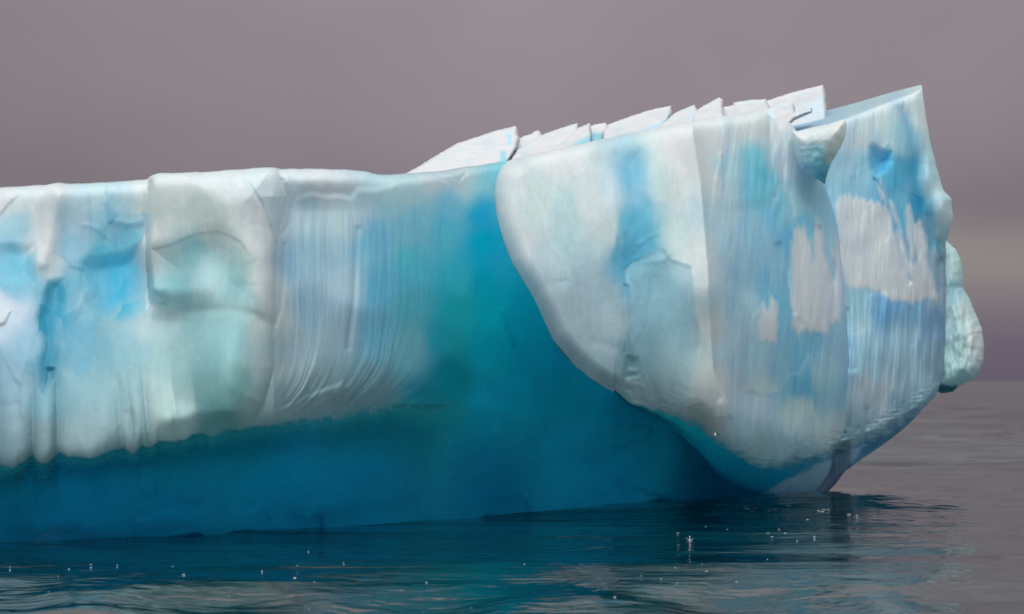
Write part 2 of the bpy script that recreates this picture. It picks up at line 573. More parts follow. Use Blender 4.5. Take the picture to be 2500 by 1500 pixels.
# hollow under the brow
hol = [(366, 606), (420, 592), (470, 568), (535, 560), (590, 588), (625, 640), (635, 700), (620, 745), (540, 760), (430, 752), (385, 735), (372, 680)]
sdh = poly_sd(X + 5 * fbm(X / 50, Y / 50, 2, 14), Y, hol)
ph = sstep(-22, 85, sdh)
D += 0.19 * ph
D -= 0.20 * np.exp(-(((X - 500) / 48) ** 2 + ((Y - 690) / 50) ** 2))
D += 0.02 * sstep(0, 10, sdh) * sstep(640, 600, Y)
# dome of the lower buttress
D -= 0.30 * np.exp(-(((X - 520) / 110) ** 2 + ((Y - 890) / 110) ** 2))
D -= 0.22 * np.exp(-(((X - 425) / 45) ** 2 + ((Y - 1020) / 32) ** 2))
# crease between the upper hollow and the lower dome
D += 0.05 * np.exp(-(line_d(X, Y, [(365, 742), (395, 748), (410, 758), (470, 760), (560, 758), (620, 770), (662, 792)]) / 14.0) ** 2)

# fracture scars, hollows and ribs of the left wall  (polygon, step, edge width)
wx1 = X + 7 * fbm(X / 90, Y / 90, 2, 21)
wy1 = Y + 7 * fbm(X / 90, Y / 90, 2, 31)
for poly, h, w_ in [
    ([(258, 420), (358, 420), (352, 545), (310, 552), (262, 545), (250, 500)], -0.06, 10),
    ([(200, 640), (345, 600), (352, 660), (335, 720), (300, 745), (262, 770), (210, 740)], 0.16, 40),
    ([(118, 690), (160, 678), (158, 745), (138, 800), (125, 870), (112, 970), (96, 950), (104, 830), (90, 780)], 0.09, 26),
    ([(112, 900), (140, 905), (136, 935), (108, 965)], 0.10, 12),
    ([(-20, 735), (28, 757), (10, 790), (-20, 800)], -0.07, 10),
    ([(-40, 600), (85, 598), (80, 690), (-40, 700)], 0.10, 30),
    ([(165, 813), (260, 780), (345, 752), (345, 1040), (300, 1000), (262, 880), (256, 800)], -0.05, 22),
    ([(185, 545), (245, 550), (275, 585), (225, 570)], -0.02, 14),
]:
    D += h * sstep(-w_ * 0.3, w_, poly_sd(wx1, wy1, poly))
D -= 0.11 * np.exp(-(line_d(X, Y, [(146, 440), (140, 500), (122, 580), (104, 640)]) / 22.0) ** 2)   # cream rib
lobe = np.zeros_like(X)
for cx_, w_, a_ in [(-60, 70, .25), (38, 46, .30), (110, 32, .34), (222, 92, .42), (312, 24, .26), (345, 26, .34), (400, 42, .40), (462, 34, .22), (560, 90, .25)]:
    cc_ = cx_ + 0.10 * (Y - 1090) * (cx_ > 280)
    lobe = np.maximum(lobe, a_ * np.clip(1 - np.abs((X - cc_) / w_) ** 2.6, 0, 1))
lobe = 0.8 * (lobe - 0.3) * sstep(860, 1060, Y + 30 * fbm(X / 60, X * 0, 2, 77)) * sstep(640, 560, X) * np.clip(1 - tt / 0.15, 0, 1)
D -= lobe

# fluting: ribs that run down the curved wall and sweep left above the lip
flz = sstep(655, 700, X) * sstep(1190, 1040, X) * sstep(430, 560, Y) * (above > -12)
s_ = X + 150 * np.exp(-np.clip(above, 0, 999) / 62.0) + 6 * fbm(X / 90, Y / 160, 2, 41)
fl = 0.55 * fbm(s_ / 40.0, Y / 900.0, 2, 51) + 0.45 * fbm(s_ / 13.0, Y / 600.0, 2, 52, 0.62)
fine = fbm(s_ / 6.5, Y / 420.0, 2, 57, 0.7) * flz
flute_amp = (0.022 + 0.045 * sstep(700, 950, Y)) * sstep(1150, 850, X) * np.clip(0.6 + 0.9 * fbm(X / 130, Y / 200, 2, 58), 0.1, 1.6)
D += flz * flute_amp * fl + 0.008 * fine * sstep(1120, 900, X)
D += 0.75 * np.exp(-np.clip(above, 0, 999) / 55.0) * np.clip(1 - tt / 0.5, 0, 1) ** 2 * sstep(655, 760, X) * sstep(1190, 1040, X)
FL = fl * flz
# a stepped shard and the broken rim of the fluted wall
D -= 0.04 * sstep(-4, 12, poly_sd(s_, Y, [(812, 965), (880, 930), (905, 945), (905, 1000), (760, 1050), (740, 1010)])) * flz
D += 0.05 * sstep(-6, 14, poly_sd(wx1, wy1, [(690, 400), (720, 490), (760, 484), (860, 488), (880, 470), (950, 458), (1010, 430), (1010, 400)]))
for ln, dep, w_ in [([(600, 440), (640, 500), (665, 575), (672, 600)], 0.05, 5), ([(690, 440), (712, 490), (705, 545), (690, 570)], 0.07, 6),
                    ([(692, 600), (690, 700), (683, 760), (672, 790)], 0.05, 7), ([(1064, 424), (1090, 440), (1112, 446), (1135, 425)], 0.08, 6),
                    ([(1225, 760), (1238, 800), (1252, 840)], 0.10, 5), ([(874, 560), (866, 720), (850, 850)], 0.04, 7)]:
    D += dep * np.exp(-(line_d(X, Y, ln) / w_) ** 2)
# soft general unevenness
D += (0.07 * fbm(X / 170, Y / 220, 2, 61) + 0.010 * fbm(X / 60, Y / 90, 2, 63) + 0.003 * fbm(X / 18, Y / 26, 2, 62)) * (1 - 0.6 * flz)
fh, fu, fv, fo = facets(X, Y, 46, (-200, 700, 400, 1120), 2.0, 4)
fmask = sstep(690, 640, X) * (above > 0) * sstep(0, 60, above) * (1 - 0.75 * sstep(0, 30, sdB))
D += 0.010 * fh * fmask
# cupped, scalloped underside
und = sstep(0, 0.06, tt)
D += und * (0.14 * fbm(X / 190 + Y / 240, Y / 110, 2, 71) + 0.045 * fbm(X / 24, Y / 7, 3, 72) * sstep(0.6, 0.1, tt) * sstep(900, 450, X) + 0.008 * fbm(X / 30, Y / 12, 2, 73))
for poly, h, w_ in [([(435, 1240), (470, 1275), (505, 1310), (300, 1330), (330, 1270), (390, 1255)], 0.16, 5), ([(540, 1310), (590, 1258), (632, 1232), (672, 1270), (730, 1305)], 0.20, 5),
                    ([(732, 1305), (742, 1262), (768, 1242), (780, 1262), (790, 1305)], 0.16, 5), ([(1200, 1195), (1262, 1205), (1285, 1225), (1312, 1265), (1170, 1270)], 0.22, 6),
                    ([(1500, 1182), (1560, 1188), (1640, 1222), (1480, 1245), (1470, 1200)], 0.24, 5), ([(435, 1178), (490, 1166), (530, 1166), (556, 1192), (550, 1240), (450, 1230)], 0.10, 14),
                    ([(1490, 1085), (1540, 1060), (1600, 1040), (1590, 1090)], 0.14, 18)]:
    D += h * sstep(-w_, w_ * 2, poly_sd(wx1, wy1, poly)) * und

P = at(X, Y, D)

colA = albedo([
    (-600, 600, (150, 190, 210)), (-400, 900, (130, 160, 175)), (-300, 600, (175, 200, 215)), (-200, 900, (140, 165, 178)), (-200, 1100, (140, 152, 158), E_LOW),
    (0, 480, (210, 208, 214)), (60, 480, (205, 211, 220)), (140, 470, (228, 225, 224)), (128, 560, (222, 218, 214)), (106, 620, (208, 206, 208)),
    (40, 560, (165, 200, 220)), (40, 650, (112, 180, 210)), (30, 700, (120, 178, 205)), (0, 765, (200, 203, 214)), (15, 780, (195, 200, 212)), (200, 500, (190, 210, 226)),
    (200, 580, (150, 190, 215)), (300, 480, (196, 213, 226)), (300, 530, (168, 198, 213)), (300, 572, (112, 176, 204)), (300, 650, (76, 170, 204)),
    (290, 700, (52, 162, 196)), (320, 690, (66, 168, 200)), (215, 700, (124, 178, 198)), (250, 640, (88, 168, 196)), (140, 720, (62, 146, 174)), (126, 790, (50, 142, 172)),
    (112, 900, (70, 136, 160), E_LOW), (185, 740, (135, 175, 196)), (200, 850, (120, 162, 182), E_LOW), (60, 850, (145, 172, 192), E_LOW), (30, 950, (148, 168, 182), E_LOW), (100, 1000, (132, 162, 172), E_LOW),
    (250, 860, (128, 166, 180), E_LOW), (180, 790, (110, 162, 188)), (200, 950, (145, 170, 178), E_LOW), (200, 1080, (160, 172, 174), E_LOW), (30, 1050, (140, 155, 162), E_LOW),
    (100, 1090, (145, 158, 160), E_LOW), (300, 960, (150, 172, 176), E_LOW), (320, 1060, (150, 165, 168), E_LOW), (300, 830, (150, 178, 186)), (340, 690, (150, 185, 200)),
    (380, 440, (222, 223, 216)), (450, 450, (220, 222, 220)), (550, 430, (228, 230, 233)), (640, 440, (216, 224, 234)), (400, 500, (210, 213, 204)),
    (380, 560, (210, 210, 201)), (470, 520, (188, 196, 190)), (530, 540, (186, 194, 188)), (590, 520, (214, 216, 214)), (630, 590, (210, 209, 204)),
    (655, 680, (206, 203, 196)), (662, 800, (190, 188, 182)), (655, 900, (184, 184, 178), E_LOW), (420, 640, (150, 172, 174)), (380, 620, (168, 172, 168)),
    (470, 610, (132, 170, 176)), (500, 690, (172, 190, 192)), (430, 690, (135, 174, 180)), (580, 700, (138, 172, 174)), (600, 640, (160, 180, 176)),
    (400, 790, (178, 192, 192)), (345, 775, (185, 195, 196)), (470, 800, (148, 178, 180)), (560, 820, (146, 176, 178)), (430, 850, (168, 186, 182)),
    (520, 900, (140, 170, 170), E_LOW), (580, 950, (128, 162, 160), E_LOW), (400, 1000, (176, 184, 178), E_LOW), (430, 1035, (178, 188, 184), E_LOW),
    (540, 1030, (110, 152, 154), E_LOW), (620, 985, (160, 172, 168), E_LOW),
    (700, 440, (210, 214, 224)), (760, 430, (206, 207, 210)), (800, 460, (196, 198, 202)), (700, 520, (190, 200, 208)), (760, 520, (168, 190, 200)),
    (850, 520, (168, 185, 196), 0.50), (760, 620, (146, 178, 194)), (700, 650, (136, 172, 198)), (760, 750, (134, 164, 184)), (850, 700, (150, 170, 183), 0.50),
    (920, 600, (108, 162, 190), 0.50), (920, 700, (84, 144, 172), 0.50), (920, 800, (88, 140, 162), 0.50), (840, 800, (140, 162, 176)), (720, 850, (146, 166, 176), E_LOW),
    (700, 950, (136, 154, 160), E_LOW), (800, 950, (112, 136, 144), E_LOW), (650, 1015, (142, 158, 160), E_LOW), (780, 985, (130, 156, 162), E_LOW), (900, 950, (106, 140, 150), E_LOW),
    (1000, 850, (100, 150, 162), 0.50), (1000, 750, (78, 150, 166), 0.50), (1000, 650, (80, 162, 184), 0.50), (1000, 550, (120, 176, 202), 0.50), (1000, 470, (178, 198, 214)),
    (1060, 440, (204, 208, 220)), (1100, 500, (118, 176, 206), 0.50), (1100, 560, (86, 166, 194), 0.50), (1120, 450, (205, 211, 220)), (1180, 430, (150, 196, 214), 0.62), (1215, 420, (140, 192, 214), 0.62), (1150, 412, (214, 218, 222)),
    (1170, 520, (30, 158, 204), 0.30), (1180, 600, (4, 158, 196), 0.27), (1180, 680, (4, 142, 174), 0.30), (1225, 640, (30, 142, 176), 0.30), (1120, 680, (54, 152, 174), 0.42),  # cleft and cave tones lightened: light through the ice put into colour
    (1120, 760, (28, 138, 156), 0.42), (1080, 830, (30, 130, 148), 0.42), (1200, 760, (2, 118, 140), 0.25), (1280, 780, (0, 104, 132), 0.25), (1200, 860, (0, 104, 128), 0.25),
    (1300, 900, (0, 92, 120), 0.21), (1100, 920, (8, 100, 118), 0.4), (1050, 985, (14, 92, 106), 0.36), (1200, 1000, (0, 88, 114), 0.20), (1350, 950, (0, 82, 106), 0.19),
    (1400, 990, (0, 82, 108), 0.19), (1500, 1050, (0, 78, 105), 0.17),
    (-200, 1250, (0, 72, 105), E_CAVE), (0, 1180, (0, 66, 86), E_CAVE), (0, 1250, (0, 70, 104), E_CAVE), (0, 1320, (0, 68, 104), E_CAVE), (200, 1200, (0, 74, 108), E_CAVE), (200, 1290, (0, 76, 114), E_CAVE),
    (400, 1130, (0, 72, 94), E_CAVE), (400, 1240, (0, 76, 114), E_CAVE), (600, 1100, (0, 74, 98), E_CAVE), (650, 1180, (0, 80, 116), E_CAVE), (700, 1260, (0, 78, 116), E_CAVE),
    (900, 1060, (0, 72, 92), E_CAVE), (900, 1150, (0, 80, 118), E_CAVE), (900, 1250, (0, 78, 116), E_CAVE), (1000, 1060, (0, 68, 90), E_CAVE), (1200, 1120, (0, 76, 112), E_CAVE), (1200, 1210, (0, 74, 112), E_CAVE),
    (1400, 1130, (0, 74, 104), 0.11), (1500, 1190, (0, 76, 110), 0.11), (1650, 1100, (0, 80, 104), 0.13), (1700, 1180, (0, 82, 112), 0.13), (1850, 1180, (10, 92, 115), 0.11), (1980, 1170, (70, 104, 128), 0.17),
], lambda x, y: 0.80 if 900 < x < 1260 and y < 730 else 1.0)  # cleft lightened further for the same light through the ice
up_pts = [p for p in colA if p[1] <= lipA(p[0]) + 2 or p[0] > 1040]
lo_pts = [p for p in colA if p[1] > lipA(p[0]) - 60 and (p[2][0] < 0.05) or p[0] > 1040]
xw = X + 10 * fbm(X / 60, Y / 110, 2, 81); yw = Y + 12 * fbm(X / 80, Y / 80, 2, 82)
xs = np.where(flz > 0, X * (1 - flz) + (xw * 0.4 + s_ * 0.0 + X * 0.6) * flz, xw)
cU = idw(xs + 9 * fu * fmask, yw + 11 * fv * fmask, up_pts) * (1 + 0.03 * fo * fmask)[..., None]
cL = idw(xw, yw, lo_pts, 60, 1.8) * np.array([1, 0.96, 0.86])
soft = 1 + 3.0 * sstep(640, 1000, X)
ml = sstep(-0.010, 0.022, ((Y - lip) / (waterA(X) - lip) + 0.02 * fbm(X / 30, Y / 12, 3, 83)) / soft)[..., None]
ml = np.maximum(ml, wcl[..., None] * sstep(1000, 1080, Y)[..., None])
cyan = (sstep(700, 860, Y) * sstep(720, 660, X) + 0.8 * sstep(0, 60, sdh))[..., None]
cU = cU * (1 + np.clip(cyan, 0, 1) * np.array([-0.13, 0.0, 0.04]))
tealw = (sstep(1020, 1160, X) * sstep(560, 760, Y))[..., None]
cU = cU * (1 - tealw * np.array([0.3, 0.02, 0.16]))
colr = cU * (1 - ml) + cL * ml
# green clear-ice rim just under the lip
gr = (np.exp(-(((Y - lip) / (waterA(X) - lip) - 0.04) / 0.07) ** 2) * (1 - wcl))[..., None]
colr = colr * (1 - 0.55 * gr) + np.array([0.03, 0.34, 0.36]) * 0.55 * gr
# blue veins between flutes
vein = (np.clip(sstep(0.25, 0.75, FL) * 0.35 + sstep(0.2, 0.9, fine) * 0.35, 0, 1))[..., None]
colr = colr * (1 - vein) + colr * np.array([0.45, 0.72, 0.90]) * vein
pale = (np.clip(sstep(0.2, 0.8, -FL) * 0.16 + sstep(0.2, 0.9, -fine) * 0.18, 0, 1) * sstep(1150, 900, X))[..., None]
colr = colr * (1 - pale) + np.array([0.62, 0.68, 0.72]) * pale
bandw = (0.7 * np.exp(-(line_d(X, Y, [(470, 425), (545, 440), (605, 510), (642, 590), (657, 660), (664, 740)]) / 24.0) ** 2))[..., None]
colr = colr * (1 - bandw) + np.array([0.84, 0.835, 0.82]) * bandw
# crisp edges of clearer ice in the left wall scars
for poly, c_, w_ in [([(200, 645), (345, 605), (352, 655), (335, 715), (300, 745), (262, 770), (235, 745)], (66, 165, 200), 26),
                     ([(118, 690), (160, 678), (158, 745), (138, 800), (125, 870), (112, 970), (96, 950), (104, 830), (95, 780)], (48, 136, 165), 14),
                     ([(-40, 735), (28, 757), (10, 790), (-40, 830)], (206, 208, 218), 8),
                     ([(408, 735), (412, 748), (396, 745), (385, 735), (398, 738)], (70, 150, 160), 4)]:
    k_ = (0.42 * sstep(-w_ * 0.8, w_, poly_sd(wx1, wy1, poly)))[..., None]
    colr = colr * (1 - k_) + np.clip(lin(c_) / E_UP, 0, 0.9) * k_
gr_n = (1 + 0.06 * fbm(X / 70, Y / 100, 3, 85) + 0.015 * fbm(X / 9, Y / 14, 2, 86))[..., None]
colr = np.clip(colr * gr_n * (1 + (1 - ml) * np.array([-0.06, 0.03, 0.09])), 0.001, 0.92)

# rows that carry the surface over the top and down the far side
def add_top(P, col, dys=(.25, .7, 1.6, 3.5, 6.5, 9.0), dzs=(.05, .07, .08, .06, 0., -.5), tail=-1.0):
    rows = [P[:1] * np.array([1, 1, 1]) + np.array([0, dy, dz]) for dy, dz in zip(dys, dzs)]
    last = rows[-1].copy(); last[..., 1] += .4; last[..., 2] = 2.5
    last2 = last.copy(); last2[..., 2] = tail
    ext = np.concatenate([last2, last] + rows[::-1], 0)
    cx = np.broadcast_to(np.array([0.80, 0.82, 0.85]), ext.shape)
    cx = cx * 0.6 + 0.4 * np.broadcast_to(col[:1], ext.shape)
    return np.concatenate([ext, P], 0), np.concatenate([cx, col], 0), len(ext)


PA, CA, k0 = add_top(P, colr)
# foot below the water
foot = PA[-1:].copy(); foot[..., 2] -= 1.2; foot[..., 1] += 0.3
PA = np.concatenate([PA, foot], 0); CA = np.concatenate([CA, CA[-1:]], 0)

nr, nc = PA.shape[:2]
Xf = np.concatenate([np.tile(pxA, (k0, 1)), X, np.tile(pxA, (1, 1))], 0)
ttf = np.concatenate([np.zeros((k0, nc)), tt, np.full((1, nc), 1.2)], 0)
sdf = np.concatenate([np.tile(sdB[0], (k0, 1)), sdB, np.tile(sdB[-1], (1, 1))], 0)
Yf = np.concatenate([np.tile(TA, (k0, 1)), Y, np.tile(BA, (1, 1))], 0)
lab = np.zeros((nr, nc), int)                        # 0 left wall
lab[(Xf > 672)] = 2                                  # fluted wall
lab[(sdf > -2) & (Xf <= 690)] = 1                    # buttress
lab[(Xf > 1085) & (ttf < 0.02)] = 3                  # cleft
lab[ttf > 0.02] = 4                                  # undercut
lab[:k0 - 1] = 5                                     # plateau behind the rim
labq = lab[:-1, :-1].copy()
labq[:k0, :][Xf[:k0, :-1] > 1238] = -1               # under the prow the shell goes on inside it
clr = 0.42 + 0.20 * sstep(780, 1140, Xf)                 # clearer ice towards the cleft
clr = np.where(Yf > 0, clr, clr) + sstep(0.0, 0.06, ttf) * (0.58 - clr)
clr = clr - 0.10 * sstep(0.75, 1.0, ttf) * sstep(1300, 300, Xf)
clr = clr - 0.24 * np.exp(-((ttf - 0.16) / 0.13) ** 2) * sstep(1150, 850, Xf)
clr[:k0] = 0.66
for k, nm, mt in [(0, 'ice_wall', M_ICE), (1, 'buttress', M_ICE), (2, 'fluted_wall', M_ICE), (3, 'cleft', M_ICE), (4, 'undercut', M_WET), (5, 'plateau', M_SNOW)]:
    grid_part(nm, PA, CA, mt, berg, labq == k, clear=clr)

# ---- B: overhanging prow and weathered face ----------------------------------------------
topB = curve([(1207, 468), (1210, 440), (1216, 418), (1228, 402), (1240, 397), (1300, 381), (1420, 355), (1550, 326), (1683, 301), (1780, 287), (1868, 276),
              (1878, 283), (1892, 291), (1926, 299), (1946, 322), (1965, 370), (1990, 410), (2013, 450), (2030, 500), (2045, 560), (2058, 690), (2068, 800), (2074, 880)])
botB = curve([(1207, 480), (1212, 520), (1222, 562), (1250, 640), (1300, 722), (1325, 775), (1350, 830), (1400, 890), (1450, 930), (1500, 960),
              (1530, 985), (1575, 1006), (1630, 1040), (1700, 1105), (1760, 1165), (1800, 1190), (1866, 1208), (1900, 1212), (1960, 1212), (2010, 1206), (2074, 1138)])
lipB = curve([(1500, 957), (1560, 988), (1600, 998), (1650, 1010), (1700, 1026), (1750, 1056), (1800, 1092), (1850, 1120), (1890, 1126), (1950, 1108), (2050, 1082), (2120, 1052)])
faceB = tps([(1210, 450, 31.8), (1300, 400, 31.7), (1300, 600, 31.3), (1400, 360, 31.7), (1400, 600, 31.1), (1400, 860, 31.1), (1500, 350, 31.8), (1500, 700, 31.0), (1500, 940, 31.2),
             (1600, 330, 31.9), (1600, 700, 31.0), (1600, 980, 31.3), (1710, 310, 32.1), (1725, 700, 31.1), (1750, 950, 31.35), (1750, 1040, 31.6),
             (1800, 300, 33.0), (1810, 700, 32.3), (1820, 950, 32.5), (1820, 1080, 32.7), (1900, 300, 34.4), (1900, 700, 33.6), (1900, 950, 33.8), (1900, 1100, 34.2),
             (2000, 430, 35.4), (2000, 700, 34.9), (2000, 950, 35.2), (2000, 1080, 35.7), (2070, 850, 35.9), (2070, 1000, 36.3), (2080, 1070, 36.7)], 0.0004)
botD = curve([(1500, 36.6), (1575, 37.2), (1700, 38.4), (1800, 39.4), (1900, 40.2), (2010, 40.8), (2074, 40.0)])

pxB = np.concatenate([np.arange(1207, 1260, 1.5), np.arange(1260, 2075, 2.6)])
NVB = 330
v = np.linspace(0, 1, NVB)
TB = topB(pxB) + 1.2 * fbm(pxB / 50.0, pxB * 0 + 5, 3, 13); BB = botB(pxB) + 2.0 * fbm(pxB / 40, pxB * 0 + 9, 2, 15)
X = np.tile(pxB, (NVB, 1)); Y = TB[None] + (BB - TB)[None] * v[:, None]
lp = np.where(X > 1500, lipB(X), 3000) + 6 * fbm(X / 40, X * 0 + 4, 3, 17)
D = faceB(X, np.minimum(Y, lp))
Dl = D.copy()
tb = np.clip((Y - lp) / np.maximum(BB[None] - lp, 1), 0, 1) * (X > 1500)
D = Dl + (botD(X) + 0.2 - Dl) * (0.6 * tb ** 0.8 + 0.4 * tb ** 2)
ab = lp - Y
D += 0.22 * np.exp(-np.clip(ab, 0, 300) / 22.0) * (tb <= 0) + 0.22 * np.clip(1 - tb / 0.2, 0, 1) * (tb > 0)
# round the free left edge
left_edge = [(1260, 390), (1240, 397), (1228, 402), (1216, 418), (1210, 440), (1207, 470), (1212, 520), (1222, 562), (1250, 640), (1300, 722), (1325, 775), (1350, 830), (1400, 890), (1450, 930), (1500, 960), (1530, 985)]
dl = line_d(X, Y, left_edge)
wl = sstep(1560, 1500, X)
rr_ = 46.0
D += wl * 0.75 * (1 - np.sqrt(np.clip(1 - (1 - np.clip(dl / rr_, 0, 1)) ** 2, 0, 1)))
tpB = Y - TB[None]
D += 0.5 * np.exp(-tpB / 8.0)
# the sharp arris at the prow
ar = np.interp(Y, [280, 310, 450, 640, 780, 900, 960, 1020], [1684, 1690, 1712, 1728, 1735, 1742, 1758, 1770])
D -= 0.20 * np.exp(-np.abs(X - ar) / 40.0) * sstep(1060, 980, Y)
D += 0.55 * (1 - np.exp(-np.clip(X - ar, 0, 999) / 30.0)) * np.exp(-np.clip(X - ar, 0, 999) / 150.0) * sstep(1080, 960, Y)
# fracture scars of the prow face
wx1 = X + 7 * fbm(X / 80, Y / 80, 2, 23); wy1 = Y + 7 * fbm(X / 80, Y / 80, 2, 33)
blue_band = [(1505, 380), (1560, 370), (1590, 450), (1600, 540), (1612, 610), (1540, 680), (1525, 720), (1510, 640), (1522, 560), (1512, 470)]
D += 0.12 * sstep(-26, 40, poly_sd(wx1, wy1, blue_band))
scar = [(1520, 660), (1545, 640), (1600, 610), (1622, 610), (1640, 632), (1690, 652), (1692, 720), (1712, 820), (1690, 960), (1560, 960), (1540, 800), (1535, 700)]
sds = poly_sd(wx1, wy1, scar)
D += 0.025 * sstep(-5, 10, sds) * sstep(950, 820, Y)
for poly, h, w_ in [([(1545, 590), (1612, 560), (1608, 575), (1552, 605)], -0.015, 12), ([(1560, 640), (1640, 612), (1625, 640), (1580, 655)], -0.015, 12),
                    ([(1340, 440), (1410, 430), (1420, 560), (1400, 700), (1350, 620)], 0.03, 70),
                    ([(1335, 700), (1350, 690), (1365, 800), (1400, 880), (1340, 800)], -0.008, 50),
                    ([(1530, 868), (1560, 878), (1575, 960), (1590, 990), (1540, 990), (1515, 940)], 0.08, 14),
                    ([(1532, 895), (1560, 900), (1558, 915), (1530, 912)], -0.025, 7), ([(1522, 925), (1565, 915), (1572, 950), (1522, 948)], -0.025, 7),
                    ([(1770, 955), (1788, 985), (1795, 1020), (1765, 1040), (1742, 1020), (1752, 985)], -0.09, 16),
                    ([(1780, 285), (1872, 270), (1884, 400), (1872, 440), (1845, 420), (1810, 340)], -0.10, 30),
                    ([(1755, 500), (1900, 480), (1905, 640), (1890, 780), (1760, 700)], 0.05, 30)]:
    D += h * sstep(-w_ * 0.3, w_, poly_sd(wx1, wy1, poly))
for ln, dep, w_ in [([(1530, 860), (1528, 700)], 0.03, 5), ([(1450, 835), (1510, 850), (1525, 870)], 0.015, 14),
                    ([(1884, 290), (1886, 400), (1900, 460), (1894, 480)], 0.07, 7), ([(1900, 600), (1922, 660), (1936, 760)], 0.08, 8),
                    ([(2000, 560), (2030, 650), (2045, 760)], 0.08, 8), ([(1905, 310), (1912, 420), (1935, 520)], 0.06, 7), ([(1930, 315), (1950, 420), (1965, 500)], 0.06, 6)]:
    D += dep * np.exp(-(line_d(wx1, Y, ln) / w_) ** 2)
# melt runnels down the weathered face
rz = sstep(1720, 1790, X) * (tb <= 0)
run = fbm((X + 0.08 * (Y - 600)) / 26.0, Y / 420.0, 3, 24, 0.6)
D += rz * 0.030 * run * np.clip(0.7 + 0.9 * fbm(X / 120, Y / 160, 2, 59), 0.1, 1.7) + 0.004 * rz * fbm((X + 0.08 * Y) / 8.0, Y / 160.0, 2, 25)
D += 0.07 * fbm(X / 170, Y / 260, 2, 26) + 0.008 * fbm(X / 55, Y / 90, 2, 19) + 0.003 * fbm(X / 16, Y / 24, 2, 27)
fh, fu, fv, fo = facets(X, Y, 46, (1250, 2080, 280, 1100), 3.2, 8)
fmask = np.where(X < ar, 0.45 * sstep(1260, 1330, X), 0.9) * (tb <= 0) * sstep(0, 60, dl)
D += 0.013 * fh * fmask
# pebbled melt texture round the lip
peb = np.exp(-((Y - lp - 12) / 40.0) ** 2) * (X > 1500)
D += peb * 0.03 * fbm(X / 20, Y / 6.5, 3, 28)
D += sstep(0.05, 0.2, tb) * (0.15 * fbm(X / 80, Y / 40, 3, 29) + 0.05 * fbm(X / 16, Y / 7, 2, 30))

# snow and rime patches stand slightly proud
patchesB = [([(1933, 590), (1938, 565), (1948, 552), (1956, 566), (1963, 545), (1972, 575), (1982, 610), (1984, 640), (1988, 560), (1996, 530), (2006, 560), (2012, 600), (2022, 650),
              (2021, 812), (1990, 812), (1962, 805), (1952, 822), (1943, 810), (1935, 800), (1937, 760), (1931, 755)], (197, 196, 202)),
            ([(2017, 640), (2030, 668), (2045, 700), (2053, 740), (2050, 780), (2032, 796), (2021, 790)], (222, 226, 232)),
            ([(1850, 835), (1855, 790), (1866, 745), (1874, 760), (1881, 722), (1898, 745), (1899, 790), (1896, 838), (1870, 832)], (198, 195, 198)),
            ([(2032, 640), (2040, 585), (2050, 565), (2060, 640), (2067, 748), (2056, 748), (2040, 680)], (182, 180, 186))]
xj = X + 5 * fbm(X / 9, Y / 40, 2, 91); yj = Y + 9 * fbm(X / 7, Y / 60, 2, 92)
pm = []
for poly, c_ in patchesB:
    k_ = sstep(-8, 9, poly_sd(xj, yj, poly)); pm.append((k_, c_))
    D -= 0.015 * k_
P = at(X, Y, D)

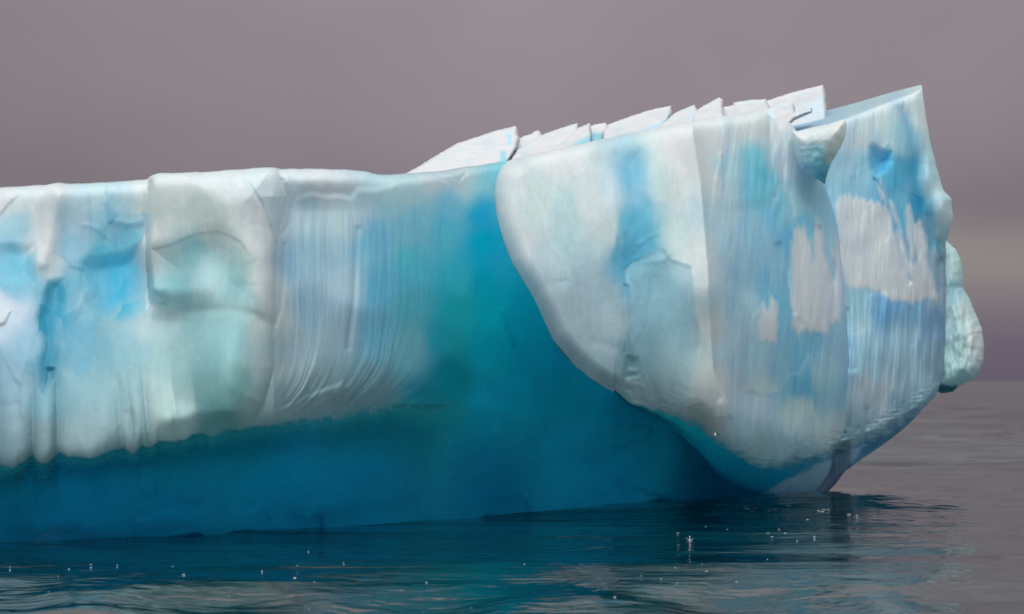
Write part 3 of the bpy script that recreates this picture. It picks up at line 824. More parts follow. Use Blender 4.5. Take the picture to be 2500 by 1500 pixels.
colB = albedo([
    (1240, 420, (230, 229, 223)), (1225, 470, (224, 222, 217)), (1232, 540, (218, 215, 210)), (1270, 610, (208, 206, 200)), (1300, 500, (202, 212, 207)), (1380, 410, (218, 219, 211)),
    (1380, 520, (180, 200, 202)), (1380, 600, (175, 196, 199)), (1450, 480, (208, 213, 206)), (1480, 560, (200, 206, 203)), (1500, 470, (196, 208, 214)), (1540, 440, (146, 193, 214)),
    (1545, 560, (90, 166, 192)), (1540, 640, (80, 156, 184)), (1590, 590, (100, 172, 190)), (1570, 680, (114, 166, 180)), (1600, 450, (192, 210, 209)), (1640, 350, (226, 225, 213)),
    (1650, 450, (208, 214, 203)), (1695, 400, (222, 217, 203)), (1640, 590, (200, 212, 206)), (1700, 630, (214, 214, 205)), (1715, 800, (210, 207, 195)), (1600, 720, (138, 174, 184)),
    (1650, 780, (150, 182, 186)), (1680, 850, (174, 192, 188)), (1560, 850, (132, 164, 168), E_LOW), (1450, 720, (176, 189, 191)), (1480, 800, (180, 190, 190)), (1400, 800, (172, 184, 184)),
    (1360, 770, (175, 183, 183)), (1450, 880, (160, 178, 180), E_LOW), (1400, 870, (160, 169, 170), E_LOW), (1480, 940, (150, 162, 162), E_LOW), (1560, 950, (150, 168, 169), E_LOW), (1650, 920, (165, 184, 182), E_LOW),
    (1720, 930, (186, 190, 184), E_LOW), (1620, 985, (145, 162, 162), E_LOW), (1700, 1020, (145, 158, 156), E_LOW), (1760, 960, (186, 188, 183), E_LOW), (1330, 640, (188, 198, 198)), (1300, 680, (180, 190, 192)),
    (1760, 330, (206, 210, 212)), (1820, 290, (196, 199, 188)), (1850, 312, (190, 192, 183)), (1845, 380, (110, 170, 192)), (1862, 425, (84, 162, 190)), (1842, 450, (110, 178, 204)),
    (1770, 420, (164, 190, 205)), (1760, 500, (156, 177, 192)), (1790, 600, (146, 172, 192)), (1740, 450, (190, 190, 197)), (1850, 600, (132, 170, 196)), (1895, 700, (100, 150, 182)),
    (1800, 750, (150, 177, 192)), (1780, 850, (164, 184, 194)), (1900, 330, (206, 208, 212)), (1930, 330, (202, 206, 210)), (1920, 400, (186, 191, 203)), (1950, 480, (150, 184, 210)),
    (1930, 540, (92, 160, 204)), (1980, 540, (108, 168, 206)), (1990, 490, (142, 180, 206)), (2040, 560, (140, 170, 195)), (1960, 860, (104, 156, 190)), (1905, 950, (124, 165, 190), E_LOW),
    (1850, 900, (144, 174, 191)), (2000, 900, (150, 182, 202)), (1950, 960, (86, 148, 186), E_LOW), (2035, 950, (140, 176, 200), E_LOW), (1850, 1000, (165, 180, 190), E_LOW),
    (1950, 1040, (160, 178, 186), E_LOW), (1830, 1085, (130, 154, 160), E_LOW), (1900, 1115, (120, 148, 154), E_LOW), (2040, 1040, (165, 178, 187), E_LOW), (2060, 850, (140, 170, 192)),
], lambda x, y: 1.08 if x < 1740 else 0.66)
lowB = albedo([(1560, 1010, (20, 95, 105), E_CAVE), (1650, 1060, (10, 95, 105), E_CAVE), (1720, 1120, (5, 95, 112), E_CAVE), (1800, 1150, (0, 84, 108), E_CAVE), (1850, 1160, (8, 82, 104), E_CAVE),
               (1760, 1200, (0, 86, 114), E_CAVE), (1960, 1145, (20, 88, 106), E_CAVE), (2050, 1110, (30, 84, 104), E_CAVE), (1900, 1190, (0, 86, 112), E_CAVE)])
FOOT = [(1862, 1204), (1905, 1178), (1960, 1152), (2010, 1128), (2060, 1100), (2110, 1085), (2090, 1120), (2040, 1170), (2015, 1215), (1870, 1225)]
footk = (0.85 * sstep(-4, 8, poly_sd(X + 5 * fbm(X / 25, Y / 25, 3, 35), Y + 4 * fbm(X / 22, Y / 22, 3, 36), FOOT)))[..., None]
xw = X + 8 * fbm(X / 35, Y / 140, 2, 81); yw = Y + 14 * fbm(X / 50, Y / 80, 2, 82)
cU = idw(xw + 12 * fu * fmask, yw + 22 * fv * fmask, colB) * (1 + 0.04 * fo * fmask)[..., None]; cL = idw(xw, yw, lowB, 25, 1.8)
cyan = (sstep(520, 720, Y) * sstep(1720, 1660, X))[..., None]
cU = cU * (1 + cyan * np.array([-0.04, 0.02, 0.09]))
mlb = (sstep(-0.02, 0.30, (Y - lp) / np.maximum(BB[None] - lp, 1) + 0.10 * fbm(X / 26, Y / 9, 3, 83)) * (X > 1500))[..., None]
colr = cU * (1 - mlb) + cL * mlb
FOOTC = np.array([0.42, 0.60, 0.72])  # lighter tint painted for the light the foot facet would catch
colr = colr * (1 - footk) + FOOTC * footk
kb = (0.5 * sstep(-26, 30, poly_sd(wx1, wy1, blue_band)))[..., None]
colr = colr * (1 - kb) + np.clip(lin((84, 162, 190)) / E_UP, 0, .9) * kb
kb = (0.6 * sstep(-2, 3, poly_sd(X + 5 * fbm(X / 25, Y / 25, 3, 35), Y + 5 * fbm(X / 22, Y / 22, 3, 36), scar)) * sstep(960, 800, Y))[..., None]
colr = colr * (1 - kb) + np.clip(lin((140, 176, 184)) / E_UP, 0, .9) * kb
vr = (rz * sstep(0.1, 0.8, run) * 0.3)[..., None]
colr = colr * (1 - vr) + colr * np.array([0.55, 0.78, 0.95]) * vr
for k_, c_ in pm:
    k_ = (k_ * (0.92 + 0.1 * fbm(X / 4, Y / 40, 2, 93)))[..., None]
    colr = colr * (1 - k_) + np.clip(lin(c_) / 0.58, 0, .9) * k_
colr = np.clip(colr * (1 + (1 - mlb) * np.array([-0.05, 0.03, 0.10])) * (1 + 0.05 * fbm(X / 60, Y / 110, 3, 85) + 0.015 * fbm(X / 8, Y / 16, 2, 86))[..., None], 0.001, 0.92)

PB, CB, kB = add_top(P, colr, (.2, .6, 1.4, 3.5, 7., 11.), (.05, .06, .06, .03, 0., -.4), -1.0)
# the free edge runs back under the prow
tail = []
for dy, dx, dz in [(.35, .05, .02), (.9, .25, .06), (2.0, .8, .1), (3.6, 1.8, .1)]:
    rw = PB[-1:].copy()
    w_ = (sstep(1640, 1480, pxB))[None, :]
    rw[..., 0] += dx * w_ - (1 - w_) * 0.12 * dy; rw[..., 1] += dy * w_ + (1 - w_) * 0.3 * dy; rw[..., 2] += dz * w_ - (1 - w_) * 0.35 * dy * sstep(1990, 1880, pxB)[None, :]
    tail.append(rw)
PB = np.concatenate([PB] + tail, 0)
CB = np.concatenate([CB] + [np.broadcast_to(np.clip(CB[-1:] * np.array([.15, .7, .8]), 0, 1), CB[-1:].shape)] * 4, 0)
nr, nc = PB.shape[:2]
ntl = len(tail)
Xf = np.concatenate([np.tile(pxB, (kB, 1)), X, np.tile(pxB, (ntl, 1))], 0)
Yf = np.concatenate([np.tile(TB, (kB, 1)), Y, np.tile(BB, (ntl, 1))], 0)
tbf = np.concatenate([np.zeros((kB, nc)), tb, np.full((ntl, nc), 1.0)], 0)
arf = np.interp(Yf, [280, 310, 450, 640, 780, 900, 960, 1020, 1200], [1684, 1690, 1712, 1728, 1735, 1742, 1758, 1770, 1780])
lab = np.where(Xf < arf, 0, 1)
lab[(tbf > 0.25)] = 2
lab[:kB - 1] = 3
labq = lab[:-1, :-1]
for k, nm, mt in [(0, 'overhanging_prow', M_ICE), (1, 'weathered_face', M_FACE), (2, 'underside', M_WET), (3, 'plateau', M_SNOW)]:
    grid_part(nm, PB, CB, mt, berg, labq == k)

# ---- C: tall end block (row by row) --------------------------------------------------------
yC = np.arange(208, 1209, 2.6)
leftC = curve([(208, 2246), (225, 2180), (250, 2095), (280, 1985), (297, 1928), (330, 1925), (800, 1960), (1000, 2010), (1130, 2030), (1209, 1985)])
rightC = curve([(208, 2249), (225, 2252), (300, 2263), (395, 2283), (440, 2296), (465, 2304), (490, 2324), (530, 2326), (570, 2317), (600, 2309), (700, 2310), (800, 2309), (900, 2303),
                (955, 2290), (1000, 2252), (1050, 2203), (1090, 2150), (1130, 2092), (1165, 2046), (1200, 2011), (1209, 2006)])
faceC = tps([(1930, 300, 36.4), (1930, 600, 36.2), (1960, 900, 35.9), (2020, 450, 36.9), (2020, 650, 36.5), (2020, 900, 35.9), (2070, 300, 37.3), (2070, 600, 36.9), (2070, 800, 36.4), (2070, 900, 36.05), (2070, 1000, 36.3),
             (2150, 280, 37.9), (2150, 500, 37.6), (2150, 800, 37.1), (2150, 1000, 37.2), (2240, 240, 38.6), (2240, 500, 38.5), (2240, 700, 38.2), (2240, 950, 38.2), (2300, 500, 39.0), (2300, 700, 39.1), (2300, 900, 39.1), (2080, 1060, 36.7), (1990, 1100, 36.2)], 0.001)
NU = 190
u = np.linspace(0, 1, NU)
u = 1 - (1 - u) ** 1.35
LC = leftC(yC); RC = rightC(yC) + 1.6 * fbm(yC / 14.0, yC * 0 + 3, 3, 43) * sstep(940, 1000, yC) + 1.5 * fbm(yC / 40.0, yC * 0 + 1, 3, 44)
Y = np.tile(yC[:, None], (1, NU)); X = LC[:, None] + (RC - LC)[:, None] * u[None]
rimC = np.interp(X, [1920, 2067, 2231, 2252, 2330], [330, 291, 228, 216, 205])
D = faceC(X, np.maximum(Y, rimC))
D += np.clip(rimC - Y, 0, 60) * 0.13
D += 0.25 * np.exp(-np.clip(Y - rimC, 0, 200) / 8.0) * (Y > rimC) + 0.25 * np.clip(1 - (rimC - Y) / 8, 0, 1) * (Y <= rimC)
lc = np.interp(X, [1900, 1950, 2050, 2120, 2200, 2260, 2300], [1125, 1112, 1082, 1055, 1018, 975, 930]) + 5 * fbm(X / 30, X * 0 + 7, 3, 45)
tcv = np.clip((Y - lc) / 70.0, 0, 1.6)
D += 1.8 * tcv ** 0.9
dr = RC[:, None] - X
D += 0.7 * (1 - np.sqrt(np.clip(1 - (1 - np.clip(dr / 26.0, 0, 1)) ** 2, 0, 1)))
wx1 = X + 5 * fbm(X / 50, Y / 90, 2, 23); wy1 = Y + 7 * fbm(X / 50, Y / 80, 2, 33)
hole = [(2122, 362), (2133, 352), (2150, 366), (2180, 376), (2182, 396), (2165, 425), (2145, 428), (2128, 410), (2120, 385)]
D += 0.30 * sstep(-6, 26, poly_sd(wx1, wy1, hole))
groove = [(2180, 250), (2215, 250), (2245, 330), (2260, 400), (2255, 440), (2262, 520), (2285, 560), (2300, 600), (2268, 600), (2245, 560), (2222, 480), (2205, 380)]
D += 0.20 * sstep(-22, 36, poly_sd(wx1, wy1, groove))
D -= 0.35 * np.exp(-(((X - 2305) / 26) ** 2 + ((Y - 505) / 45) ** 2)) + 0.18 * np.exp(-(((X - 2268) / 18) ** 2 + ((Y - 430) / 40) ** 2))
for ln, dep, w_ in [([(2068, 760), (2072, 830), (2085, 900)], 0.08, 8), ([(2225, 760), (2232, 800), (2228, 840)], 0.04, 6), ([(2297, 640), (2293, 740), (2300, 840), (2296, 930)], 0.16, 8),
                    ([(2115, 1000), (2112, 1045), (2095, 1085)], 0.12, 7), ([(2140, 440), (2160, 490), (2190, 580), (2220, 690)], 0.08, 5)]:
    D += dep * np.exp(-(line_d(wx1, Y, ln) / w_) ** 2)
low = sstep(690, 760, Y)
run = fbm((X + 0.05 * (Y - 600)) / 30.0, Y / 300.0, 3, 24, 0.6)
D += (0.02 + 0.05 * low) * run + 0.05 * fbm(X / 90, Y / 120, 2, 46) + 0.006 * fbm(X / 8.0, Y / 90.0, 2, 25)
fh, fu, fv, fo = facets(X, Y, 34, (1940, 2330, 230, 1080), 2.8, 15)
D += 0.012 * fh * sstep(20, 60, dr) * (tcv <= 0)
D += 0.035 * fbm(X / 18, Y / 8, 3, 28) * np.exp(-((Y - lc) / 35.0) ** 2)
D += np.clip(tcv, 0, 1) * 0.15 * fbm(X / 30, Y / 20, 3, 47)
patchesC = [([(2040, 500), (2055, 475), (2085, 482), (2110, 487), (2150, 497), (2172, 510), (2180, 540), (2195, 600), (2207, 650), (2222, 682), (2218, 640), (2232, 640), (2262, 690), (2280, 720), (2289, 738), (2270, 729), (2240, 737),
              (2180, 735), (2150, 718), (2120, 705), (2085, 702), (2068, 692), (2050, 640)], (201, 200, 206)),
            ([(2142, 445), (2150, 440), (2162, 478), (2165, 500), (2150, 482)], (200, 198, 205)), ([(2172, 492), (2184, 500), (2197, 545), (2200, 570), (2188, 545)], (203, 200, 205)),
            ([(2186, 575), (2200, 560), (2216, 620), (2226, 680), (2210, 670)], (201, 200, 206)), ([(2211, 520), (2216, 500), (2226, 530), (2232, 600), (2226, 660), (2214, 580)], (200, 197, 204)),
            ([(2228, 545), (2250, 540), (2262, 580), (2264, 640), (2290, 720), (2284, 735), (2250, 680), (2232, 620)], (200, 197, 205))]
xj = X + 5 * fbm(X / 9, Y / 40, 2, 91); yj = Y + 8 * fbm(X / 9, Y / 60, 2, 92)
pm = []
for poly, c_ in patchesC:
    k_ = sstep(-8, 9, poly_sd(xj, yj, poly)); pm.append((k_, c_)); D -= 0.015 * k_
P = at(X, Y, D)
colC = albedo([
    (2000, 290, (185, 203, 228)), (2120, 252, (192, 205, 226)), (2180, 235, (192, 205, 226)), (2070, 320, (196, 210, 226)), (2150, 280, (212, 218, 226)), (2230, 245, (206, 213, 208)), (2200, 330, (150, 193, 208)), (2222, 400, (66, 150, 184), 0.8),
    (2245, 500, (16, 132, 172), 0.8), (2258, 590, (40, 128, 152), 0.8), (2290, 440, (182, 202, 206)), (2302, 510, (202, 212, 213)), (2292, 560, (152, 178, 183)), (2060, 400, (165, 202, 228)), (2070, 450, (152, 196, 226)),
    (2110, 340, (208, 213, 220)), (2135, 375, (120, 165, 185)), (2150, 415, (86, 174, 208)), (2182, 450, (60, 148, 188), 0.8), (2175, 340, (190, 205, 216)), (2200, 480, (118, 177, 210)), (2190, 540, (90, 165, 205)), (2252, 270, (212, 216, 216)), (2272, 380, (172, 197, 201)),
    (2100, 730, (142, 180, 206)), (2160, 760, (100, 152, 190)), (2220, 765, (122, 164, 196)), (2100, 800, (156, 184, 203)), (2200, 830, (150, 183, 199)), (2282, 800, (115, 150, 184)), (2302, 750, (140, 164, 180)),
    (2100, 900, (146, 184, 208)), (2150, 960, (186, 198, 208), E_LOW), (2200, 900, (150, 178, 194)), (2130, 1000, (168, 185, 194), E_LOW), (2250, 950, (145, 172, 186), E_LOW), (2285, 900, (125, 152, 168), E_LOW), (2200, 1000, (120, 150, 165), E_LOW),
    (2100, 1060, (130, 158, 168), E_LOW), (2040, 1080, (140, 165, 175), E_LOW), (2040, 700, (150, 170, 190)), (2000, 900, (150, 180, 200)), (2290, 660, (140, 165, 180))], lambda x, y: 0.84)
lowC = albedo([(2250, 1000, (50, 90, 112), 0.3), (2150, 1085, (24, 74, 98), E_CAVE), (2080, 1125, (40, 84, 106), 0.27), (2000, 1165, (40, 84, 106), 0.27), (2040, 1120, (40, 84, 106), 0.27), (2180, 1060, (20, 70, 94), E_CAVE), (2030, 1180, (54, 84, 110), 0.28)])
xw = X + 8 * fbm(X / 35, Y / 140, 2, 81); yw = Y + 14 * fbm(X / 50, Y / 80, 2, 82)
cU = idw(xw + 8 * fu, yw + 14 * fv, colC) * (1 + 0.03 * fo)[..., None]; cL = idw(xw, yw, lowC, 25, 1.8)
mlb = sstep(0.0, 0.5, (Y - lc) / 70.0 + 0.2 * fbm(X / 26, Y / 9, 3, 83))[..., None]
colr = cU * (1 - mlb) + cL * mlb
footk = (0.85 * sstep(-4, 8, poly_sd(X + 5 * fbm(X / 25, Y / 25, 3, 35), Y + 4 * fbm(X / 22, Y / 22, 3, 36), FOOT)))[..., None]
colr = colr * (1 - footk) + FOOTC * footk
for poly, c_, w_, k0_ in [(groove, (34, 132, 168), 30, .5), (hole, (78, 165, 200), 8, .6), ([(2138, 440), (2150, 470), (2180, 540), (2200, 600), (2218, 672), (2195, 600), (2165, 520)], (60, 150, 195), 5, .8)]:
    kb = (k0_ * sstep(-w_ * .4, w_, poly_sd(wx1, wy1, poly)))[..., None]
    colr = colr * (1 - kb) + np.clip(lin(c_) / E_UP, 0, .9) * kb
for k_, c_ in pm:
    k_ = (k_ * (0.92 + 0.1 * fbm(X / 4, Y / 40, 2, 93)))[..., None]
    colr = colr * (1 - k_) + np.clip(lin(c_) / 0.58, 0, .9) * k_
colr = np.clip(colr * (1 + (1 - mlb) * np.array([-0.05, 0.03, 0.10])) * (1 + 0.05 * fbm(X / 60, Y / 110, 3, 85) + 0.015 * fbm(X / 8, Y / 16, 2, 86))[..., None], 0.001, 0.92)
# side that runs back from the right-hand edge
ext = []
for dy, dx in [(.3, -.01), (.9, -.06), (2.0, -.2), (4.0, -.7), (6.0, -1.6)]:
    e = P[:, -1:].copy(); e[..., 0] += dx; e[..., 1] += dy
    ext.append(e)
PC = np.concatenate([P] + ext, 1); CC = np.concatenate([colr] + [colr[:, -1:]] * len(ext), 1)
Yf = np.concatenate([Y] + [Y[:, -1:]] * len(ext), 1); tf = np.concatenate([tcv] + [tcv[:, -1:]] * len(ext), 1)
rimf = np.concatenate([rimC] + [rimC[:, -1:]] * len(ext), 1)
lab = np.zeros(Yf.shape, int); lab[tf > 0.3] = 1; lab[Yf < rimf - 2] = 2
labq = lab[:-1, :-1]
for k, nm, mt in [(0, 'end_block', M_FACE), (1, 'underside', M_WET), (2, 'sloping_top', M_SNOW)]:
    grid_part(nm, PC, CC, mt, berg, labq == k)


# ---- solids from measured outlines: slabs, horn, rear lump --------------------------------
def solid(name, outline, D0, thick, colf, mat, lean=0.0, edge=14.0, power=2.0, rough=0.03, seed=1, sub=5.0, dslope=0.0, relief=None, nscale=(22.0, 16.0)):
    """a closed block of ice: measured outline, rounded edges, front and back faces"""
    pts = []
    n = len(outline)
    for i in range(n):
        a = np.array(outline[i], float); b_ = np.array(outline[(i + 1) % n], float)
        k = max(1, int(np.hypot(*(b_ - a)) / sub))
        for j in range(k):
            pts.append(a + (b_ - a) * j / k)
    pts = np.array(pts)
    r = np.random.RandomState(seed)
    pts += r.normal(0, 0.35, pts.shape)
    lo, hi = pts.min(0), pts.max(0)
    gx, gy = np.meshgrid(np.arange(lo[0], hi[0], sub * 0.8), np.arange(lo[1], hi[1], sub * 0.8))
    gx = gx + r.uniform(-.4, .4, gx.shape); gy = gy + r.uniform(-.4, .4, gy.shape)
    sd = poly_sd(gx, gy, pts)
    inn = np.stack([gx[sd > sub * 0.45], gy[sd > sub * 0.45]], -1)
    allp = np.concatenate([pts, inn])
    m = len(pts)
    res = delaunay_2d_cdt([Vector(p) for p in allp], [(k, (k + 1) % m) for k in range(m)], [], 1, 1e-6)
    q = np.array([tuple(p) for p in res[0]]); tri = [tuple(f) for f in res[2]]
    sdq = np.clip(poly_sd(q[:, 0], q[:, 1], pts), 0, None)
    onb = sdq < 0.05
    prf = (1 - (1 - np.clip(sdq / edge, 0, 1)) ** power) ** (1 / power)
    base = D0 + dslope * (q[:, 0] - q[:, 0].mean()) + lean * (hi[1] - q[:, 1]) / (hi[1] - lo[1])
    nzz = rough * fbm(q[:, 0] / nscale[0], q[:, 1] / nscale[1], 3, seed)
    front = base - thick * prf + nzz * prf
    if relief is not None:
        front = front + relief(q[:, 0], q[:, 1]) * prf
    back = base + thick * prf
    nq = len(q)
    Vf = at(q[:, 0], q[:, 1], front); Vb = at(q[:, 0], q[:, 1], back)
    V = np.concatenate([Vf, Vb])
    mapb = np.where(onb, np.arange(nq), np.arange(nq) + nq)
    Fc = [(a, c_, b_) for a, b_, c_ in tri]
    Fc += [(int(mapb[a]), int(mapb[b_]), int(mapb[c_])) for a, b_, c_ in tri]
    c1 = colf(q[:, 0], q[:, 1])
    return raw_mesh(name, V, Fc, mat, berg, np.concatenate([c1, c1]))


def snow_col(blue=None, tone=0.66):
    def f(x, y):
        c = np.broadcast_to(np.array([tone * 0.97, tone * 1.01, tone * 1.04]), x.shape + (3,)).copy()
        kk = (0.45 * sstep(0.0, 0.7, fbm(x / 45, (y + 0.3 * x) / 14, 2, 5)))[..., None]
        c = c * (1 - kk) + np.array([0.50, 0.66, 0.73]) * kk
        if blue:
            for poly, c_, w_ in blue:
                k = sstep(-w_ * .4, w_, poly_sd(x + 3 * fbm(x / 12, y / 12, 2, 6), y, poly))[..., None]
                c = c * (1 - k) + np.array(c_) * k
        return np.clip(c, 0, .92)
    return f


def strata(x, y):
    """thin tilted layers in the packed snow"""
    q = y + 0.26 * x + 5 * fbm(x / 60, y / 60, 2, 12)
    return 0.012 * fbm(q / 14.0, x / 200.0, 2, 13)


ICEB = (0.30, 0.60, 0.70)
slabs = [
    ([(985, 427), (1024, 406), (1063, 381), (1117, 350), (1162, 336), (1205, 321), (1259, 308), (1264, 319), (1264, 330), (1268, 337), (1262, 362), (1240, 400), (1238, 440), (985, 445)],
     37.6, 0.9, 1.4, [([(1236, 320), (1250, 330), (1248, 356), (1240, 358)], (.35, .68, .82), 4), ([(1222, 366), (1236, 370), (1240, 402), (1216, 402)], ICEB, 6)]),
    ([(1255, 350), (1268, 338), (1278, 333), (1300, 327), (1303, 322), (1315, 318), (1322, 328), (1345, 345), (1335, 400), (1255, 400)], 38.6, 0.5, 0.6, None),
    ([(1238, 402), (1262, 366), (1300, 343), (1330, 327), (1370, 313), (1409, 301), (1411, 312), (1418, 330), (1400, 372), (1390, 430), (1236, 440)], 37.4, 0.6, 1.0, [([(1330, 384), (1420, 352), (1420, 372), (1330, 395)], ICEB, 8)]),
    ([(1345, 366), (1411, 313), (1440, 301), (1443, 312), (1446, 338), (1440, 400), (1340, 415)], 37.1, 0.5, 0.8, [([(1400, 348), (1450, 325), (1450, 362), (1380, 372)], ICEB, 9)]),
    ([(1436, 312), (1452, 304), (1479, 300), (1482, 306), (1500, 322), (1498, 380), (1436, 385)], 38.2, 0.5, 0.5, [([(1440, 322), (1500, 322), (1500, 346), (1440, 352)], ICEB, 8)]),
    ([(1470, 322), (1484, 305), (1516, 293), (1573, 273), (1605, 265), (1638, 259), (1641, 274), (1632, 296), (1600, 330), (1590, 380), (1470, 390)], 37.3, 0.6, 1.0, [([(1530, 330), (1600, 305), (1640, 278), (1642, 290), (1560, 340)], (.35, .68, .82), 7)]),
    ([(1588, 330), (1612, 302), (1648, 276), (1695, 256), (1703, 269), (1708, 288), (1690, 350), (1588, 370)], 37.2, 0.5, 0.9, [([(1690, 278), (1706, 272), (1708, 300), (1688, 300)], (.45, .72, .85), 6)]),
    ([(1685, 305), (1690, 282), (1706, 266), (1730, 252), (1755, 238), (1765, 244), (1766, 262), (1770, 290), (1765, 350), (1685, 350)], 37.3, 0.5, 0.8, None),
    ([(1755, 275), (1766, 263), (1790, 257), (1790, 251), (1812, 247), (1835, 244), (1870, 243), (1880, 262), (1885, 340), (1755, 340)], 38.4, 0.5, 0.6, None),
    ([(1735, 300), (1800, 270), (1870, 247), (1928, 228), (1970, 217), (2009, 208), (2014, 222), (2018, 262), (2020, 330), (1735, 340)], 39.3, 0.7, 0.9, [([(1960, 250), (2016, 225), (2022, 300), (1940, 300)], (.58, .72, .80), 25)]),
    ([(1800, 300), (1840, 280), (1893, 257), (1905, 251), (1936, 251), (1941, 262), (1942, 274), (1982, 265), (1983, 275), (1940, 294), (1900, 330), (1800, 350)], 36.9, 0.5, 0.6, [([(1875, 270), (1895, 262), (1893, 300), (1870, 300)], (.6, .78, .88), 8)]),
]
solid('snow_ridge', [(1080, 440), (1100, 392), (1180, 362), (1255, 346), (1330, 340), (1410, 322), (1490, 316), (1570, 292), (1640, 282), (1705, 276), (1765, 268), (1840, 258), (1890, 256), (1960, 262), (2000, 300), (2000, 400), (1080, 480)],
      40.6, 0.8, snow_col(), M_SLAB, lean=0.8, edge=10.0, rough=0.05, seed=19, sub=6.0, nscale=(50.0, 30.0), relief=strata)
for i, (ol, d0, th, ln_, bl) in enumerate(slabs):
    solid('snow_slab', ol, d0, th, snow_col(bl), M_SLAB, lean=ln_, edge=7.0, rough=0.02, seed=20 + i, sub=4.0, nscale=(60.0, 40.0), relief=strata)


def horn_col(x, y):
    c = idw(x, y, albedo([(1960, 330, (215, 213, 208)), (2040, 305, (226, 222, 214)), (2060, 310, (224, 220, 212)), (2000, 330, (205, 210, 205)), (2040, 350, (196, 198, 188)), (1990, 370, (140, 185, 198)),
                          (2005, 400, (105, 168, 190)), (2012, 430, (86, 154, 180)), (2025, 385, (168, 180, 176)), (1950, 370, (180, 195, 205)), (1970, 420, (140, 175, 200))]), 10)
    return np.clip(c * np.array([0.94, 1.02, 1.08]), 0, .9)


solid('ice_horn', [(1932, 318), (1946, 321), (1980, 312), (2021, 304), (2048, 294), (2060, 292), (2067, 299), (2067, 313), (2064, 332), (2055, 356), (2041, 380), (2028, 402), (2019, 428), (2013, 450),
                   (1998, 440), (1975, 430), (1950, 420), (1938, 370)], 34.9, 0.6, horn_col, M_ICE, lean=-0.3, edge=36.0, rough=0.02, seed=60, sub=3.5, dslope=0.002)


def lump_col(x, y):
    c = idw(x, y, albedo([(2310, 610, (196, 216, 228)), (2340, 650, (186, 206, 216)), (2320, 720, (160, 192, 212)), (2350, 760, (190, 206, 214)), (2330, 820, (170, 192, 204)), (2385, 830, (205, 212, 218)),
                          (2340, 880, (160, 185, 190), E_LOW), (2390, 880, (195, 205, 212)), (2350, 920, (140, 166, 172), E_LOW), (2300, 900, (150, 176, 186), E_LOW)], lambda x, y: 0.66), 12)
    k = sstep(936, 946, y + 4 * fbm(x / 8, y / 8, 2, 3) - (x - 2320) * 0.10)[..., None]
    return np.clip(c * np.array([0.97, 1.03, 1.10]) * (1 - k) + np.array([0.02, 0.22, 0.26]) * k, 0, .9)


solid('rear_lump', [(2296, 575), (2312, 590), (2334, 610), (2345, 634), (2350, 660), (2351, 690), (2349, 700), (2366, 728), (2384, 770), (2398, 806), (2403, 845), (2401, 880), (2392, 905), (2378, 926), (2352, 938), (2340, 944),
                    (2326, 957), (2300, 961), (2276, 950), (2270, 800), (2280, 640)], 41.0, 1.1, lump_col, M_FACE, lean=0.8, edge=48.0, rough=0.12, seed=71, sub=3.5, nscale=(22.0, 70.0))

# ------------------------------------------------------------------ small things on the water
m_foam, t, b = new_mat('foam')
b.inputs['Base Color'].default_value = (0.42, 0.48, 0.50, 1)
b.inputs['Roughness'].default_value = 0.45
r = np.random.RandomState(5)
V = []; Fc = []


def fleck(x, y, sx, sy, h):
    z = water_z(x, y) + 0.003
    i0 = len(V); n = 7
    for k in range(n):
        a = 2 * math.pi * k / n; q = r.uniform(.75, 1.2)
        V.append((x + sx * q * math.cos(a), y + sy * q * math.sin(a), z - 0.004))
    for k in range(n):
        a = 2 * math.pi * k / n
        V.append((x + .6 * sx * math.cos(a), y + .6 * sy * math.sin(a), z + h * .8))
    V.append((x, y, z + h))
    for k in range(n):
        Fc.append((i0 + k, i0 + (k + 1) % n, i0 + n + (k + 1) % n, i0 + n + k))
        Fc.append((i0 + n + k, i0 + n + (k + 1) % n, i0 + 2 * n))


def flat_point(px, py):
    D = CAM_H * F / (py - HORIZON)
    return (px - CX) / F * D, D


for _ in range(48):
    px = r.uniform(20, 1950); py = np.clip(r.normal(1412, 32), 1330, 1495)
    x, y = flat_point(px, py)
    w_ = r.uniform(.003, .007) if r.rand() < .85 else r.uniform(.008, .014)
    fleck(x, y, w_ * 2.0, w_ * r.uniform(.8, 1.6), r.uniform(.0005, .0015))
for _ in range(20):
    px = r.uniform(1640, 2100); py = 1247 + (px - 1640) * 0.028 + r.normal(0, 2)
    x, y = flat_point(px, py)
    fleck(x, y, r.uniform(.02, .06), .012, .001)
for _ in range(10):
    px = r.uniform(1650, 1990); py = r.normal(1300, 12)
    x, y = flat_point(px, py)
    fleck(x, y, r.uniform(.012, .03), .012, .001)
foam = raw_mesh('foam_flecks', V, Fc, m_foam)
foam['kind'] = 'stuff'
foam['label'] = 'scattered white foam bubbles and ice specks on the dark water'
foam['category'] = 'foam'

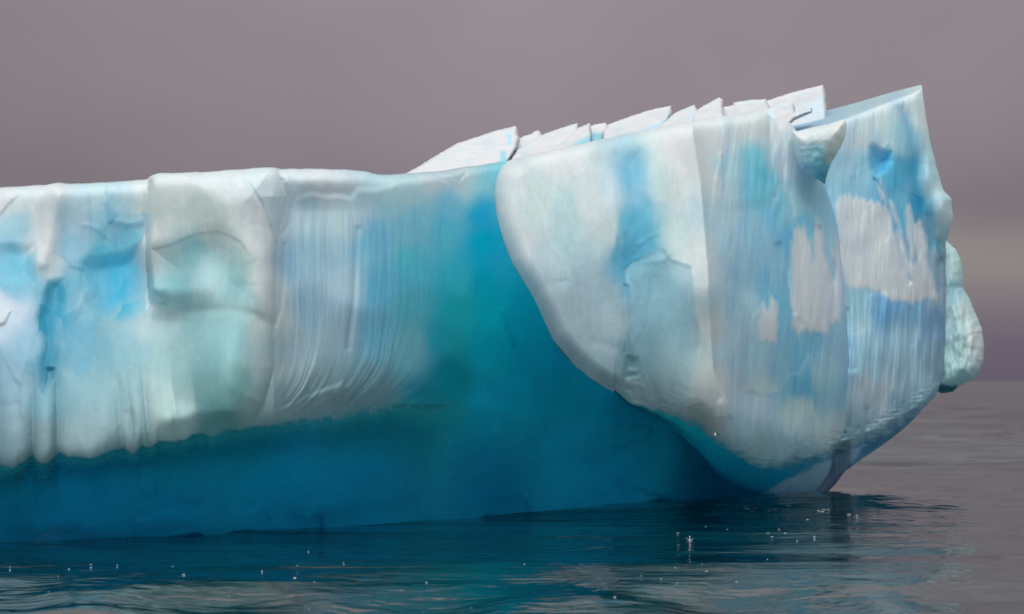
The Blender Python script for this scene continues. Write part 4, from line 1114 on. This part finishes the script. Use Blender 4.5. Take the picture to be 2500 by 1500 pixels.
m_drop, t, b = new_mat('clear_water')
b.inputs['Base Color'].default_value = (0.9, 0.95, 1, 1)
b.inputs['Roughness'].default_value = 0.03
b.inputs['IOR'].default_value = 1.33
b.inputs['Transmission Weight'].default_value = 0.6


def lathe(name, prof, mat, parent=None, loc=(0, 0, 0), n=14):
    Vv = []; Ff = []
    for (rad, z) in prof:
        for k in range(n):
            a = 2 * math.pi * k / n
            Vv.append((rad * math.cos(a), rad * math.sin(a), z))
    for i in range(len(prof) - 1):
        for k in range(n):
            Ff.append((i * n + k, i * n + (k + 1) % n, (i + 1) * n + (k + 1) % n, (i + 1) * n + k))
    o = raw_mesh(name, Vv, Ff, mat, parent)
    o.location = loc
    return o


sx_, sy_ = flat_point(1684, 1316)
spl = empty('water_splash', (sx_, sy_, water_z(sx_, sy_)))
spl['label'] = 'small upright splash where a drip hits the dark water'
spl['category'] = 'splash'
lathe('jet', [(.018, -.02), (.010, .005), (.006, .02), (.006, .035), (.009, .05), (.007, .06), (.001, .068)], m_drop, spl)
lathe('ring', [(.045, -.02), (.04, .001), (.034, .003), (.025, .0), (.015, -.012)], m_drop, spl)
for k, (dx, dz) in enumerate([(-.05, .03), (.05, .02)]):
    lathe('droplet', [(.0008, -.008), (.006, -.005), (.008, 0), (.006, .005), (.0008, .008)], m_drop, spl, (dx, .01 * k, dz), 8)
for (px, py, Dd, lb) in [(1889, 1205, 38.0, 'falling meltwater drop nearest the dark underside of the berg'), (1926, 1198, 38.0, 'falling meltwater drop in front of the grey foot, left of two'),
                         (1957, 1198, 38.0, 'falling meltwater drop in front of the grey foot, right of two'), (1746, 1061, 31.0, 'single bright meltwater drop below the prow')]:
    p = at(np.array([float(px)]), np.array([float(py)]), np.array([Dd]))[0]
    o = lathe('water_drop', [(.001, -.028), (.014, -.022), (.020, -.008), (.014, .012), (.006, .028), (.001, .04)], m_drop, None, tuple(p), 10)
    o['label'] = lb; o['category'] = 'water drop'; o['group'] = 'meltwater drops falling from the overhang'

scene.cycles.max_bounces = 6
scene.cycles.diffuse_bounces = 4
scene.cycles.glossy_bounces = 3
scene.cycles.transmission_bounces = 5
scene.render.resolution_x = 1024
scene.render.resolution_y = 614
